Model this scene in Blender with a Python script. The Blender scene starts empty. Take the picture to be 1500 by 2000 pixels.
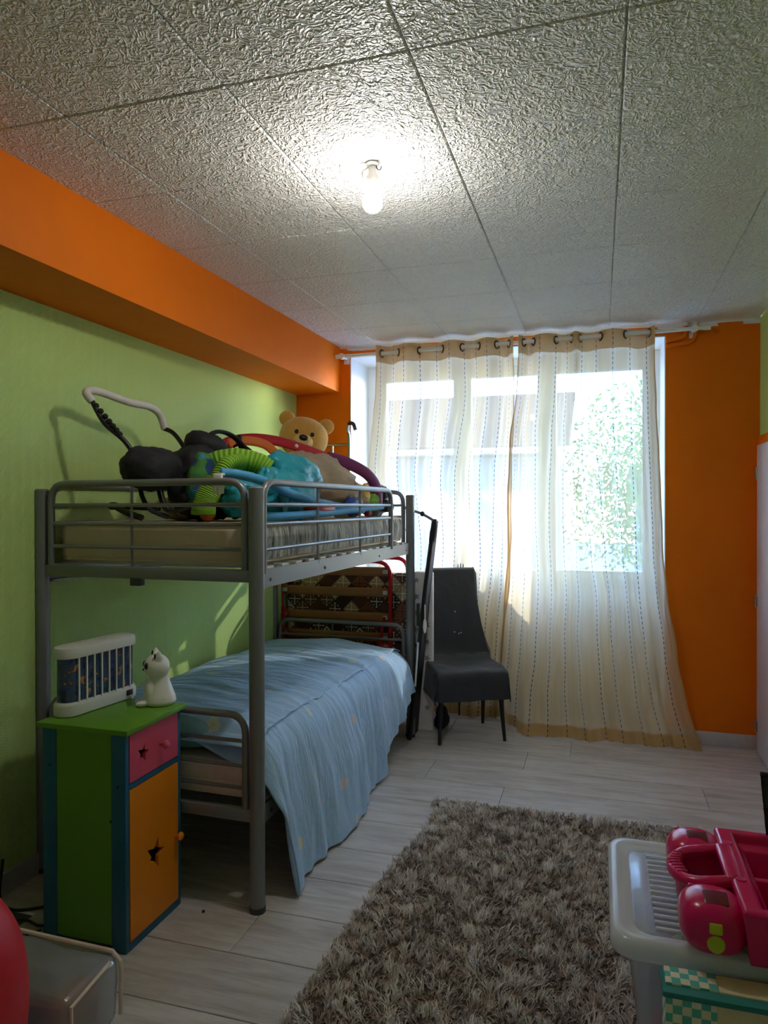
import bpy, bmesh, math, random
import numpy as np
from mathutils import Vector, Matrix, noise
from mathutils.geometry import tessellate_polygon
random.seed(7); rng = np.random.default_rng(7)
SC = bpy.context.scene; COL = SC.collection
PI = math.pi

# ------------------------------------------------------------------ camera, sky, sun, exposure
def make_camera():
    yaw, pitch, roll = 0.293899, -0.007443, -0.0019
    f = Vector((-math.sin(yaw)*math.cos(pitch), math.cos(yaw)*math.cos(pitch), math.sin(pitch)))
    r = Vector((math.cos(yaw), math.sin(yaw), 0)); u = r.cross(f)
    r2 = math.cos(roll)*r + math.sin(roll)*u; u2 = -math.sin(roll)*r + math.cos(roll)*u
    cd = bpy.data.cameras.new('camera'); cam = bpy.data.objects.new('camera', cd); COL.objects.link(cam)
    m = Matrix((r2, u2, -f)).transposed().to_4x4(); m.translation = (0, 0, 1.43)
    cam.matrix_world = m
    cd.sensor_fit = 'VERTICAL'; cd.sensor_height = 24.0; cd.lens = 1390.1/2000*24.0
    cd.clip_start = 0.02; cd.clip_end = 300
    SC.camera = cam
make_camera()
w = bpy.data.worlds.new('sky'); SC.world = w; w.use_nodes = True
wn = w.node_tree.nodes; wl = w.node_tree.links
sky = wn.new('ShaderNodeTexSky'); sky.sky_type = 'NISHITA'; sky.sun_disc = False
sky.sun_elevation = math.radians(22); sky.sun_rotation = math.radians(47.7); sky.altitude = 200; sky.dust_density = .4; sky.ozone_density = 2.5
tint = wn.new('ShaderNodeMix'); tint.data_type = 'RGBA'; tint.blend_type = 'MULTIPLY'; tint.inputs[0].default_value = 1.0
wl.new(sky.outputs[0], tint.inputs[6]); tint.inputs[7].default_value = (.86, .97, 1.18, 1)      # cool daylight white balance
wl.new(tint.outputs[2], wn['Background'].inputs[0]); wn['Background'].inputs[1].default_value = 1.35
sl = bpy.data.lights.new('sun', 'SUN'); sl.energy = 2.6; sl.angle = math.radians(0.55); sl.color = (1, .94, .84)
so = bpy.data.objects.new('sun', sl); COL.objects.link(so)
so.rotation_euler = Vector((-1.1, -1.0, -.60)).to_track_quat('-Z', 'Y').to_euler(); so.location = (8, 12, 8)
SC.view_settings.view_transform = 'Standard'; SC.view_settings.look = 'None'
SC.view_settings.exposure = 1.62; SC.view_settings.gamma = 1.0; SC.view_settings.use_curve_mapping = False
SC.cycles.max_bounces = 14; SC.cycles.diffuse_bounces = 7; SC.cycles.transparent_max_bounces = 16
SC.cycles.sample_clamp_indirect = 6.0
BULB_STRENGTH = 118

# ------------------------------------------------------------------ materials
def s2l(c):
    return tuple(((x/255)/12.92 if x/255 <= .04045 else ((x/255+.055)/1.055)**2.4) for x in c)
class G:
    """tiny node graph helper"""
    def __init__(s, name):
        s.m = bpy.data.materials.new(name); s.m.use_nodes = True
        s.t = s.m.node_tree; s.n = s.t.nodes; s.l = s.t.links
        s.b = s.n['Principled BSDF']; s.out = s.n['Material Output']
    def new(s, typ, **kw):
        n = s.n.new(typ)
        for k, v in kw.items(): setattr(n, k, v)
        return n
    def put(s, inp, v):
        if isinstance(v, bpy.types.NodeSocket): s.l.new(v, inp)
        else: inp.default_value = v
    def math(s, op, a, b=0.0, c=None, clamp=False):
        n = s.new('ShaderNodeMath', operation=op, use_clamp=clamp); s.put(n.inputs[0], a); s.put(n.inputs[1], b)
        if c is not None: s.put(n.inputs[2], c)
        return n.outputs[0]
    def co(s, kind='Object', scale=(1, 1, 1), rot=(0, 0, 0), rand=False):
        tc = s.new('ShaderNodeTexCoord'); v = tc.outputs[kind]
        if rand:
            oi = s.new('ShaderNodeObjectInfo'); a = s.new('ShaderNodeVectorMath', operation='ADD')
            k = s.new('ShaderNodeVectorMath', operation='SCALE'); k.inputs[0].default_value = (37, 91, 53)
            s.l.new(oi.outputs['Random'], k.inputs[3]); s.l.new(v, a.inputs[0]); s.l.new(k.outputs[0], a.inputs[1]); v = a.outputs[0]
        mp = s.new('ShaderNodeMapping'); s.l.new(v, mp.inputs[0]); mp.inputs['Scale'].default_value = scale; mp.inputs['Rotation'].default_value = rot
        return mp.outputs[0]
    def xyz(s, v):
        n = s.new('ShaderNodeSeparateXYZ'); s.l.new(v, n.inputs[0]); return n.outputs
    def noise(s, v, scale, detail=3, rough=.5, dist=0):
        n = s.new('ShaderNodeTexNoise'); s.l.new(v, n.inputs['Vector']); n.inputs['Scale'].default_value = scale
        n.inputs['Detail'].default_value = detail; n.inputs['Roughness'].default_value = rough; n.inputs['Distortion'].default_value = dist
        return n.outputs['Fac']
    def ramp(s, f, stops, interp='LINEAR'):
        n = s.new('ShaderNodeValToRGB'); n.color_ramp.interpolation = interp; e = n.color_ramp.elements
        while len(e) < len(stops): e.new(.5)
        for x, (p, c) in zip(e, stops): x.position = p; x.color = (*c, 1) if len(c) == 3 else c
        s.put(n.inputs[0], f); return n.outputs[0]
    def mix(s, f, a, b):
        n = s.new('ShaderNodeMix', data_type='RGBA'); s.put(n.inputs[0], f)
        for i, v in ((6, a), (7, b)):
            s.put(n.inputs[i], v if isinstance(v, bpy.types.NodeSocket) else (*v, 1))
        return n.outputs[2]
    def bump(s, h, strength=.3, dist=.01):
        n = s.new('ShaderNodeBump'); s.put(n.inputs['Strength'], strength); n.inputs['Distance'].default_value = dist
        s.l.new(h, n.inputs['Height']); s.l.new(n.outputs[0], s.b.inputs['Normal']); return n.outputs[0]
    def base(s, c): s.put(s.b.inputs['Base Color'], c if isinstance(c, bpy.types.NodeSocket) else (*c, 1))
    def setp(s, **kw):
        for k, v in kw.items(): s.put(s.b.inputs[k.replace('_', ' ')], v)
        return s
def plain(name, rgb, rough=.5, metal=0, var=.06, nscale=30, bump=0, bscale=200, bdist=.002, **kw):
    g = G(name); c = s2l(rgb); v = g.co(rand=True)
    n = g.noise(v, nscale, 3)
    g.base(g.mix(n, tuple(x*(1-var*2) for x in c), tuple(min(1, x*(1+var*2)) for x in c)))
    g.setp(Roughness=rough, Metallic=metal, **kw)
    if bump: g.bump(g.noise(v, bscale, 4), bump, bdist)
    return g.m
def wall_paint(name, rgb, bump=.25):
    g = G(name); c = s2l(rgb); v = g.co('Object')
    n = g.noise(v, 2.2, 4, .6); n2 = g.noise(v, 14, 3)
    col = g.mix(n, tuple(x*.86 for x in c), tuple(min(1, x*1.1) for x in c))
    g.base(col); g.setp(Roughness=.6, Specular_IOR_Level=.2)
    h = g.math('ADD', g.math('MULTIPLY', n2, 1.0), g.math('MULTIPLY', g.noise(v, 90, 3), .35))
    g.bump(h, bump, .012); return g.m
def wallpaper(name, rgb):
    """painted relief wallpaper: vertical columns of chevrons (local x along wall, z up)"""
    g = G(name); c = s2l(rgb); x, y, z = g.xyz(g.co('Object'))
    tri = g.math('PINGPONG', x, .024)
    ph = g.math('FRACT', g.math('MULTIPLY', g.math('ADD', z, g.math('MULTIPLY', tri, 1.5)), 1/.0115))
    ridge = g.math('PINGPONG', ph, .5)
    v = g.co('Object'); n = g.noise(v, 1.5, 3); n2 = g.noise(v, 260, 2)
    h = g.math('ADD', g.math('MULTIPLY', ridge, 1.5), g.math('MULTIPLY', n2, .5))
    g.base(g.mix(n, tuple(k*.9 for k in c), tuple(min(1, k*1.08) for k in c))); g.setp(Roughness=.5)
    g.bump(h, .5, .007); return g.m

M = {}
M['orange'] = wall_paint('orange_paint', (232, 116, 0))
M['green_paper'] = wallpaper('green_wallpaper', (196, 224, 132))
M['green_paint'] = wall_paint('green_paint', (190, 216, 130), .1)
M['white_paint'] = plain('white_paint', (226, 228, 232), .5, var=.02, nscale=4)
M['lilac_white'] = plain('white_door_paint', (222, 218, 226), .35, var=.02, nscale=4)
M['grey_trim'] = plain('grey_skirting', (196, 192, 196), .5)
M['white_metal'] = plain('white_lacquer', (232, 230, 224), .35, var=.02)
M['pvc'] = plain('white_pvc', (235, 236, 238), .3, var=.01)

def ceiling_mat():
    g = G('embossed_ceiling_tile'); v = g.co('Object', rand=True)
    n1 = g.noise(v, 26, 1.2, .5, 1.6); n2 = g.noise(v, 55, 1, .5, 1.0)
    r1 = g.math('SUBTRACT', 1.0, g.math('MULTIPLY', g.math('ABSOLUTE', g.math('SUBTRACT', n1, .5)), 9.0), clamp=True)
    r2 = g.math('SUBTRACT', 1.0, g.math('MULTIPLY', g.math('ABSOLUTE', g.math('SUBTRACT', n2, .5)), 7.0), clamp=True)
    h = g.math('ADD', g.math('MULTIPLY', r1, 1.0), g.math('MULTIPLY', r2, .5))
    g.base(g.mix(g.noise(v, 3, 2), s2l((228, 226, 218)), s2l((238, 236, 229))))
    g.setp(Roughness=.38); g.bump(h, .8, .007); return g.m
M['ceiling'] = ceiling_mat()
def plank_mat():
    g = G('grey_oak_laminate'); v = g.co('Object', scale=(1.2, 9, 9), rand=True)
    n = g.noise(v, 2.2, 6, .62, .5); n2 = g.noise(v, 9, 5, .6)
    f = g.math('ADD', g.math('MULTIPLY', n, .75), g.math('MULTIPLY', n2, .25))
    c = g.ramp(f, [(.28, s2l((160, 150, 146))), (.45, s2l((192, 184, 180))), (.58, s2l((212, 206, 204))), (.75, s2l((180, 170, 166)))])
    oi = g.new('ShaderNodeObjectInfo'); hs = g.new('ShaderNodeHueSaturation')
    g.l.new(c, hs.inputs['Color']); g.put(hs.inputs['Value'], g.math('ADD', g.math('MULTIPLY', oi.outputs['Random'], .14), .9))
    g.base(hs.outputs[0]); g.setp(Roughness=g.math('ADD', g.math('MULTIPLY', n2, .14), .24)); g.bump(n2, .06, .003); return g.m
M['plank'] = plank_mat()
M['joint'] = plain('dark_floor_joint', (84, 74, 68), .8)

def curtain_mat(name, tr, col=(236, 214, 172), bands=True):
    g = G(name); uv = g.co('UV'); x, y, z = g.xyz(uv)
    fx = g.math('SUBTRACT', g.math('FRACT', g.math('MULTIPLY', x, 1/.127)), .5)
    d = g.math('MULTIPLY', g.math('ABSOLUTE', fx), .127)
    band = g.math('LESS_THAN', d, .024)
    dash = g.math('MULTIPLY', g.math('LESS_THAN', d, .0024), g.math('LESS_THAN', g.math('FRACT', g.math('MULTIPLY', y, 1/.03)), .62))
    weave = g.noise(g.co('UV', scale=(1, 6, 1)), 160, 3, .7); weave2 = g.noise(g.co('UV', scale=(1.6, .35, 1)), 9, 3)
    c0 = s2l(col)
    c = g.mix(weave2, tuple(k*.88 for k in c0), tuple(min(1, k*1.06) for k in c0))
    c = g.mix(g.math('MULTIPLY', band, .45 if bands else 0.0), c, s2l((244, 232, 208))); c = g.mix(dash, c, s2l((60, 42, 34)))
    dif = g.new('ShaderNodeBsdfDiffuse'); trl = g.new('ShaderNodeBsdfTranslucent'); tp = g.new('ShaderNodeBsdfTransparent')
    g.l.new(c, dif.inputs[0]); g.l.new(g.mix(.22, c, s2l((222, 226, 232))), trl.inputs[0]); tp.inputs[0].default_value = (1, 1, 1, 1)
    m1 = g.new('ShaderNodeMixShader'); m1.inputs[0].default_value = .40; g.l.new(dif.outputs[0], m1.inputs[1]); g.l.new(trl.outputs[0], m1.inputs[2])
    f = g.math('ADD', g.math('MULTIPLY', band, .035 if bands else 0), g.math('MULTIPLY', g.math('SUBTRACT', weave, .5), .25))
    f = g.math('ADD', f, tr); f = g.math('MULTIPLY', f, g.math('SUBTRACT', 1.0, g.math('MULTIPLY', dash, .95)), clamp=True)
    m2 = g.new('ShaderNodeMixShader'); g.l.new(f, m2.inputs[0]); g.l.new(m1.outputs[0], m2.inputs[1]); g.l.new(tp.outputs[0], m2.inputs[2])
    g.l.new(m2.outputs[0], g.out.inputs[0]); return g.m
M['curtain'] = curtain_mat('sheer_curtain', .19, (236, 212, 166))
M['curtain_hem'] = curtain_mat('sheer_curtain_header', .06, (222, 184, 122), False)
def sheer(name, rgb, tr, rgb2=None, nscale=8, gloss=0, trans=.5):
    g = G(name); v = g.co('Object'); c = s2l(rgb)
    if rgb2: col = g.ramp(g.noise(v, nscale, 2), [(.42, c), (.58, s2l(rgb2))])
    else: col = g.mix(g.noise(v, nscale, 3), tuple(k*.9 for k in c), c)
    dif = g.new('ShaderNodeBsdfDiffuse'); trl = g.new('ShaderNodeBsdfTranslucent'); tp = g.new('ShaderNodeBsdfTransparent')
    g.l.new(col, dif.inputs[0]); g.l.new(col, trl.inputs[0])
    m1 = g.new('ShaderNodeMixShader'); m1.inputs[0].default_value = trans; g.l.new(dif.outputs[0], m1.inputs[1]); g.l.new(trl.outputs[0], m1.inputs[2])
    m2 = g.new('ShaderNodeMixShader'); m2.inputs[0].default_value = tr; g.l.new(m1.outputs[0], m2.inputs[1]); g.l.new(tp.outputs[0], m2.inputs[2])
    o = m2.outputs[0]
    if gloss:
        gl = g.new('ShaderNodeBsdfGlossy'); gl.inputs['Roughness'].default_value = .15
        lw = g.new('ShaderNodeLayerWeight'); fr = g.math('MULTIPLY_ADD', g.math('POWER', lw.outputs['Facing'], 4.0), .6, .04)
        m3 = g.new('ShaderNodeMixShader'); g.l.new(g.math('MULTIPLY', fr, gloss, clamp=True), m3.inputs[0]); g.l.new(o, m3.inputs[1]); g.l.new(gl.outputs[0], m3.inputs[2]); o = m3.outputs[0]
    g.l.new(o, g.out.inputs[0]); return g.m
def glass_mat():
    g = G('window_glass'); tp = g.new('ShaderNodeBsdfTransparent'); tp.inputs[0].default_value = (.93, .96, .95, 1)
    gl = g.new('ShaderNodeBsdfGlossy'); gl.inputs['Roughness'].default_value = .02
    lw = g.new('ShaderNodeLayerWeight'); m = g.new('ShaderNodeMixShader')
    g.l.new(g.math('MULTIPLY_ADD', g.math('POWER', lw.outputs['Facing'], 4.0), .6, .04), m.inputs[0]); g.l.new(tp.outputs[0], m.inputs[1]); g.l.new(gl.outputs[0], m.inputs[2]); g.l.new(m.outputs[0], g.out.inputs[0]); return g.m
M['glass'] = glass_mat()
M['steel'] = plain('grey_lacquered_steel', (128, 130, 134), .36, .35, var=.03)
M['dark_steel'] = plain('dark_steel', (70, 72, 76), .4, .6)
M['chrome'] = plain('chrome', (190, 190, 192), .2, 1.0, var=.01)
M['bronze'] = plain('bronze_ring', (104, 84, 66), .25, .9)
M['black'] = plain('black_plastic', (22, 22, 24), .4)
M['black_gloss'] = plain('glossy_black', (12, 12, 14), .12)
M['black_cloth'] = plain('black_nylon', (24, 25, 30), .75, bump=.4, bscale=60, bdist=.006)
M['chair_cloth'] = plain('charcoal_velvet', (40, 41, 49), .55, bump=.3, bscale=22, bdist=.012, Sheen_Weight=.15)
M['navy'] = plain('navy_cloth', (28, 30, 46), .7)
M['white_plastic'] = plain('white_plastic', (235, 232, 226), .3, var=.01)
M['grey_plastic'] = plain('pale_grey_plastic', (206, 206, 200), .4, var=.02)
M['pink'] = plain('magenta_plastic', (206, 6, 92), .22, var=.02, nscale=6)
M['pink_shaded'] = plain('pink_pocket_shade', (112, 2, 44), .3, var=.02, nscale=6)  # darker pink paints in the shade of the sunken pockets
M['lime'] = plain('lime_plastic', (188, 196, 30), .35)
M['red'] = plain('red_cloth', (200, 22, 34), .5, bump=.1, bscale=60)
M['red_metal'] = plain('red_lacquered_tube', (196, 22, 38), .3)
M['wood_slat'] = plain('beech_slat', (172, 112, 66), .5, var=.1, nscale=14)
M['cab_green'] = plain('green_lacquer', (96, 148, 32), .4, var=.03, nscale=5)
M['cab_blue'] = plain('blue_lacquer', (22, 92, 128), .4, var=.03, nscale=5)
M['cab_pink'] = plain('pink_lacquer', (214, 78, 106), .4, var=.05, nscale=6)
M['cab_orange'] = plain('orange_lacquer', (232, 134, 16), .4, var=.04, nscale=5)
M['cab_shade'] = plain('cabinet_hollow_shade', (30, 20, 16), .8)
M['teal_cloth'] = plain('teal_satin', (34, 150, 168), .42, bump=.5, bscale=22, bdist=.012)
M['blue_cloth'] = plain('sky_blue_cotton', (70, 156, 206), .6, bump=.3, bscale=40)
M['pillow'] = plain('teal_pillow', (120, 158, 166), .7, bump=.3, bscale=25, bdist=.01)
M['purple'] = plain('purple_cloth', (118, 34, 96), .55, bump=.3, bscale=40, bdist=.006)
M['crimson'] = plain('crimson_cloth', (178, 18, 40), .55, bump=.15, bscale=40)
M['orange_cloth'] = plain('orange_cloth', (214, 110, 34), .6, bump=.2, bscale=40)
M['yellow'] = plain('yellow_cloth', (226, 176, 50), .6)
M['royal'] = plain('royal_blue_cloth', (30, 62, 150), .6, bump=.3, bscale=40)
M['fur'] = plain('honey_plush', (226, 172, 82), .9, bump=.7, bscale=190, bdist=.008, Sheen_Weight=.4)
M['fur_light'] = plain('cream_plush', (238, 204, 140), .9, bump=.6, bscale=190, bdist=.006)
M['foam'] = plain('white_foam_grip', (214, 208, 200), .7)
def corduroy():
    g = G('green_corduroy'); x, y, z = g.xyz(g.co('UV'))
    h = g.math('SINE', g.math('MULTIPLY', x, 2*PI*26)); g.base(g.mix(g.math('MULTIPLY_ADD', h, .5, .5), s2l((96, 150, 28)), s2l((146, 196, 52)))); g.setp(Roughness=.75); g.bump(h, .5, .006); return g.m
M['corduroy'] = corduroy()
def printed():
    g = G('printed_cotton'); v = g.co('Object')
    vo = g.new('ShaderNodeTexVoronoi'); g.l.new(v, vo.inputs[0]); vo.inputs['Scale'].default_value = 14
    r = g.xyz(vo.outputs['Color'])
    g.base(g.ramp(r[0], [(0, s2l((36, 66, 110))), (.3, s2l((60, 120, 50))), (.6, s2l((220, 120, 60))), (.85, s2l((40, 120, 140)))], 'CONSTANT')); g.setp(Roughness=.75); return g.m
M['printed'] = printed()
def mattress_mat():
    g = G('quilted_ticking'); v = g.co('Object'); x, y, z = g.xyz(v)
    q = g.math('ADD', g.math('SINE', g.math('MULTIPLY', g.math('ADD', x, y), 45)), g.math('SINE', g.math('MULTIPLY', g.math('SUBTRACT', x, y), 45)))
    g.base(g.mix(g.noise(v, 4, 3), s2l((206, 184, 156)), s2l((222, 204, 178)))); g.setp(Roughness=.8)
    g.bump(g.math('ADD', q, g.noise(v, 12, 3)), .35, .006); return g.m
M['mattress'] = mattress_mat()
def furry_mat():
    g = G('grey_streaked_ticking'); v = g.co('Object', scale=(1, 1, .16))
    n = g.noise(v, 46, 4, .7, .6); n3 = g.noise(g.co('Object'), 7, 2)
    f = g.math('ADD', n, g.math('MULTIPLY', g.math('SUBTRACT', n3, .5), .35))
    g.base(g.ramp(f, [(.36, s2l((92, 90, 86))), (.5, s2l((166, 162, 154))), (.62, s2l((208, 204, 194)))])); g.setp(Roughness=.85); g.bump(n, .6, .01); return g.m
M['furry'] = furry_mat()
M['bed_white'] = plain('white_mattress_cover', (226, 206, 196), .8, bump=.2, bscale=14, bdist=.01)
def duvet_mat():
    g = G('pale_blue_duvet'); uv = g.co('UV')
    vo = g.new('ShaderNodeTexVoronoi'); g.l.new(uv, vo.inputs[0]); vo.inputs['Scale'].default_value = 8.5; vo.inputs['Randomness'].default_value = .8
    r = g.xyz(vo.outputs['Color']); edge = g.noise(uv, 60, 2)
    d = g.math('ADD', vo.outputs['Distance'], g.math('MULTIPLY', g.math('SUBTRACT', edge, .5), .35))
    spot = g.math('MULTIPLY', g.math('LESS_THAN', d, .25), g.math('GREATER_THAN', r[0], .52))
    tint = g.ramp(r[1], [(0, s2l((236, 226, 170))), (.4, s2l((240, 202, 190))), (.7, s2l((206, 220, 238)))], 'CONSTANT')
    b = g.mix(g.noise(uv, 3, 3), s2l((158, 198, 238)), s2l((182, 212, 244)))
    core = g.math('LESS_THAN', d, .08)
    c = g.mix(g.math('MULTIPLY', spot, .62), b, tint)
    g.base(g.mix(g.math('MULTIPLY', core, g.math('MULTIPLY', spot, .5)), c, s2l((214, 196, 120))))
    g.setp(Roughness=.75, Sheen_Weight=.15); v2 = g.co('UV', scale=(.8, 7, 1), rot=(0, 0, .25)); v3 = g.co('UV', scale=(1.1, 2.6, 1), rot=(0, 0, -.2))
    g.bump(g.math('ADD', g.noise(v2, 4, 4, .6), g.noise(v3, 9, 4)), .55, .02); return g.m
M['duvet'] = duvet_mat()
def patchwork():
    g = G('patchwork_ticking'); x, y, z = g.xyz(g.co('Object'))
    S = .082
    a = g.math('MULTIPLY', g.math('ADD', x, z), .7071/S); b = g.math('MULTIPLY', g.math('SUBTRACT', x, z), .7071/S)
    wn_ = g.new('ShaderNodeTexWhiteNoise', noise_dimensions='2D'); cv = g.new('ShaderNodeCombineXYZ')
    g.l.new(g.math('FLOOR', a), cv.inputs[0]); g.l.new(g.math('FLOOR', b), cv.inputs[1]); g.l.new(cv.outputs[0], wn_.inputs['Vector'])
    rnd = wn_.outputs['Value']
    basec = g.ramp(rnd, [(0, s2l((92, 54, 40))), (.25, s2l((214, 200, 172))), (.45, s2l((126, 78, 52))), (.62, s2l((176, 150, 112))), (.8, s2l((66, 44, 38)))], 'CONSTANT')
    motif = g.ramp(rnd, [(0, s2l((200, 178, 150))), (.25, s2l((60, 42, 40))), (.45, s2l((84, 48, 34))), (.62, s2l((236, 226, 206))), (.8, s2l((222, 210, 190)))], 'CONSTANT')
    fa = g.math('ABSOLUTE', g.math('SUBTRACT', g.math('FRACT', a), .5)); fb = g.math('ABSOLUTE', g.math('SUBTRACT', g.math('FRACT', b), .5))
    mn = g.math('MINIMUM', fa, fb); mx = g.math('MAXIMUM', fa, fb)
    dd = g.math('ABSOLUTE', g.math('SUBTRACT', fa, fb)); arm = g.math('MULTIPLY', g.math('LESS_THAN', dd, .055), g.math('LESS_THAN', mx, .24))
    d2 = g.math('ADD', g.math('POWER', g.math('SUBTRACT', fa, .30), 2.0), g.math('POWER', g.math('SUBTRACT', fb, .30), 2.0)); dot = g.math('LESS_THAN', d2, .0052)
    d3 = g.math('MULTIPLY', g.math('LESS_THAN', g.math('ABSOLUTE', g.math('SUBTRACT', mx, .36)), .028), g.math('LESS_THAN', mn, .07))
    mot = g.math('MULTIPLY', g.math('MAXIMUM', g.math('MAXIMUM', arm, dot), d3), g.math('GREATER_THAN', g.math('FRACT', g.math('MULTIPLY', rnd, 7.3)), .25))
    g.base(g.mix(mot, basec, motif)); g.setp(Roughness=.8); return g.m
M['patchwork'] = patchwork()
def check_mat():
    g = G('teal_check_cloth'); ch = g.new('ShaderNodeTexChecker'); g.l.new(g.co('Object'), ch.inputs[0]); ch.inputs['Scale'].default_value = 1/.019
    ch.inputs[1].default_value = (*s2l((92, 186, 180)), 1); ch.inputs[2].default_value = (*s2l((236, 226, 210)), 1)
    g.base(ch.outputs[0]); g.setp(Roughness=.75); return g.m
M['check'] = check_mat()
M['teal_band'] = plain('teal_binding', (40, 128, 128), .7)
M['cream_cloth'] = plain('cream_canvas', (226, 206, 172), .8, bump=.2, bscale=60)
M['star_white'] = plain('white_star_cloth', (226, 220, 222), .8)
M['star_grey'] = plain('grey_star_print', (150, 146, 158), .8)
M['box'] = sheer('translucent_white_plastic', (232, 234, 240), .46, gloss=.8, trans=.55)
M['box_rim'] = sheer('frosted_white_plastic', (246, 249, 255), .10, gloss=.8, trans=.4)
M['lid_clear'] = sheer('clear_lid_plastic', (226, 230, 238), .68, gloss=1.0, trans=.5)
M['clearbag'] = sheer('clear_vinyl', (196, 204, 216), .52, gloss=1.6, trans=.5)
M['gauze'] = sheer('beige_gauze', (218, 200, 176), .16, nscale=14, trans=.45)
M['lamp_print'] = None
def lamp_print():
    g = G('undersea_print'); v = g.co('Object', scale=(1, 1, .8)); n = g.noise(v, 34, 3, .6)
    n2 = g.noise(v, 16, 2)
    c = g.ramp(n, [(.35, s2l((24, 34, 66))), (.5, s2l((52, 76, 118))), (.6, s2l((50, 60, 70))), (.66, s2l((226, 150, 50))), (.75, s2l((120, 60, 40)))])
    g.base(g.mix(g.math('MULTIPLY', n2, .3), c, s2l((96, 110, 140)))); g.setp(Roughness=.2); return g.m
M['lamp_print'] = lamp_print()
def bulb_mat():
    g = G('lit_bulb'); g.setp(Roughness=.5); g.b.inputs['Emission Color'].default_value = (1, .96, .93, 1); g.b.inputs['Emission Strength'].default_value = BULB_STRENGTH; return g.m
M['bulb'] = bulb_mat()
def neck_mat():
    g = G('glowing_bulb_neck'); g.setp(Roughness=.5); g.b.inputs['Emission Color'].default_value = (1, .97, .94, 1); g.b.inputs['Emission Strength'].default_value = 5.0; return g.m
M['bulb_neck'] = neck_mat()
def rug_mat(name, lo, hi):
    g = G(name); a = g.new('ShaderNodeAttribute'); a.attribute_name = 'tone'
    g.base(g.mix(a.outputs['Fac'], s2l(lo), s2l(hi))); g.setp(Roughness=.8, Sheen_Weight=.2); return g.m
M['rug_pile'] = rug_mat('shag_pile', (158, 128, 110), (255, 250, 246))
M['rug_back'] = plain('rug_backing', (86, 72, 62), .9)
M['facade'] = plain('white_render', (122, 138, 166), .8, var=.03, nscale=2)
M['rooftile'] = plain('clay_roof', (124, 100, 98), .8, var=.12, nscale=5)
M['leaf'] = plain('leaf', (112, 150, 58), .6, var=.25, nscale=3)
M['bark'] = plain('bark', (84, 68, 54), .9)
M['lawn'] = plain('lawn', (110, 130, 76), .9, var=.15, nscale=1)
M['concrete'] = plain('concrete', (176, 172, 166), .8)

# ------------------------------------------------------------------ geometry helpers: everything is (verts, faces)
def cat(*vfs):
    V, F = [], []
    for v, f in vfs:
        o = len(V); V += [tuple(p) for p in v]; F += [tuple(i+o for i in q) for q in f]
    return V, F
def xf(vf, loc=(0, 0, 0), rot=(0, 0, 0), sc=(1, 1, 1)):
    from mathutils import Euler
    m = Matrix.Translation(loc) @ Euler(rot).to_matrix().to_4x4() @ Matrix.Diagonal((*sc, 1))
    return [tuple(m @ Vector(p)) for p in vf[0]], vf[1]
def bm2(bm):
    bm.verts.ensure_lookup_table(); bm.verts.index_update()
    r = ([tuple(v.co) for v in bm.verts], [tuple(v.index for v in f.verts) for f in bm.faces]); bm.free(); return r
def box(x0, x1, y0, y1, z0, z1, bev=0, seg=2):
    if bev:
        bm = bmesh.new(); bmesh.ops.create_cube(bm, size=1)
        for v in bm.verts: v.co = ((x0+x1)/2+v.co.x*(x1-x0), (y0+y1)/2+v.co.y*(y1-y0), (z0+z1)/2+v.co.z*(z1-z0))
        bmesh.ops.bevel(bm, geom=bm.edges[:], offset=bev, segments=seg, affect='EDGES', profile=.5)
        return bm2(bm)
    V = [(x, y, z) for z in (z0, z1) for y in (y0, y1) for x in (x0, x1)]
    return V, [(0, 2, 3, 1), (4, 5, 7, 6), (0, 1, 5, 4), (2, 6, 7, 3), (0, 4, 6, 2), (1, 3, 7, 5)]
def smooth_path(pts, n=8, closed=False):
    P = [Vector(p) for p in pts]; out = []
    N = len(P)
    for i in range(N if closed else N-1):
        g = lambda k: P[k % N] if closed else P[max(0, min(N-1, k))]
        a, b, c, d = g(i-1), g(i), g(i+1), g(i+2)
        for k in range(n):
            t = k/n
            out.append(.5*((2*b)+(c-a)*t+(2*a-5*b+4*c-d)*t*t+(3*b-a-3*c+d)*t**3))
    if not closed: out.append(P[-1])
    return out
def rounded(pts, r, n=5):
    """polyline with its corners rounded"""
    P = [Vector(p) for p in pts]; out = [P[0]]
    for a, b, c in zip(P, P[1:], P[2:]):
        u = (a-b); v = (c-b); d = min(r, u.length*.49, v.length*.49); p = b+u.normalized()*d; q = b+v.normalized()*d
        for k in range(n+1):
            t = k/n; out.append((1-t)**2*p+2*t*(1-t)*b+t*t*q)
    out.append(P[-1]); return out
def tube(pts, r, seg=10, closed=False, flat=1.0, up=None):
    P = [Vector(p) for p in pts]; N = len(P); R = r if isinstance(r, (list, tuple)) else [r]*N
    T = []
    for i in range(N):
        a = P[(i-1) % N] if (closed or i) else P[i]; b = P[(i+1) % N] if (closed or i < N-1) else P[i]
        T.append((b-a).normalized() if (b-a).length > 1e-9 else Vector((0, 0, 1)))
    n = Vector(up) if up else (Vector((0, 0, 1)) if abs(T[0].z) < .9 else Vector((1, 0, 0)))
    V, F = [], []
    for i in range(N):
        n = (n-T[i]*n.dot(T[i])); n.normalize(); b = T[i].cross(n)
        for k in range(seg):
            a = 2*PI*k/seg; V.append(tuple(P[i]+n*math.cos(a)*R[i]*flat+b*math.sin(a)*R[i]))
    for i in range(N if closed else N-1):
        j = (i+1) % N
        for k in range(seg):
            F.append((i*seg+k, i*seg+(k+1) % seg, j*seg+(k+1) % seg, j*seg+k))
    if not closed: F.append(tuple(range(seg-1, -1, -1))); F.append(tuple((N-1)*seg+k for k in range(seg)))
    return V, F
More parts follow.
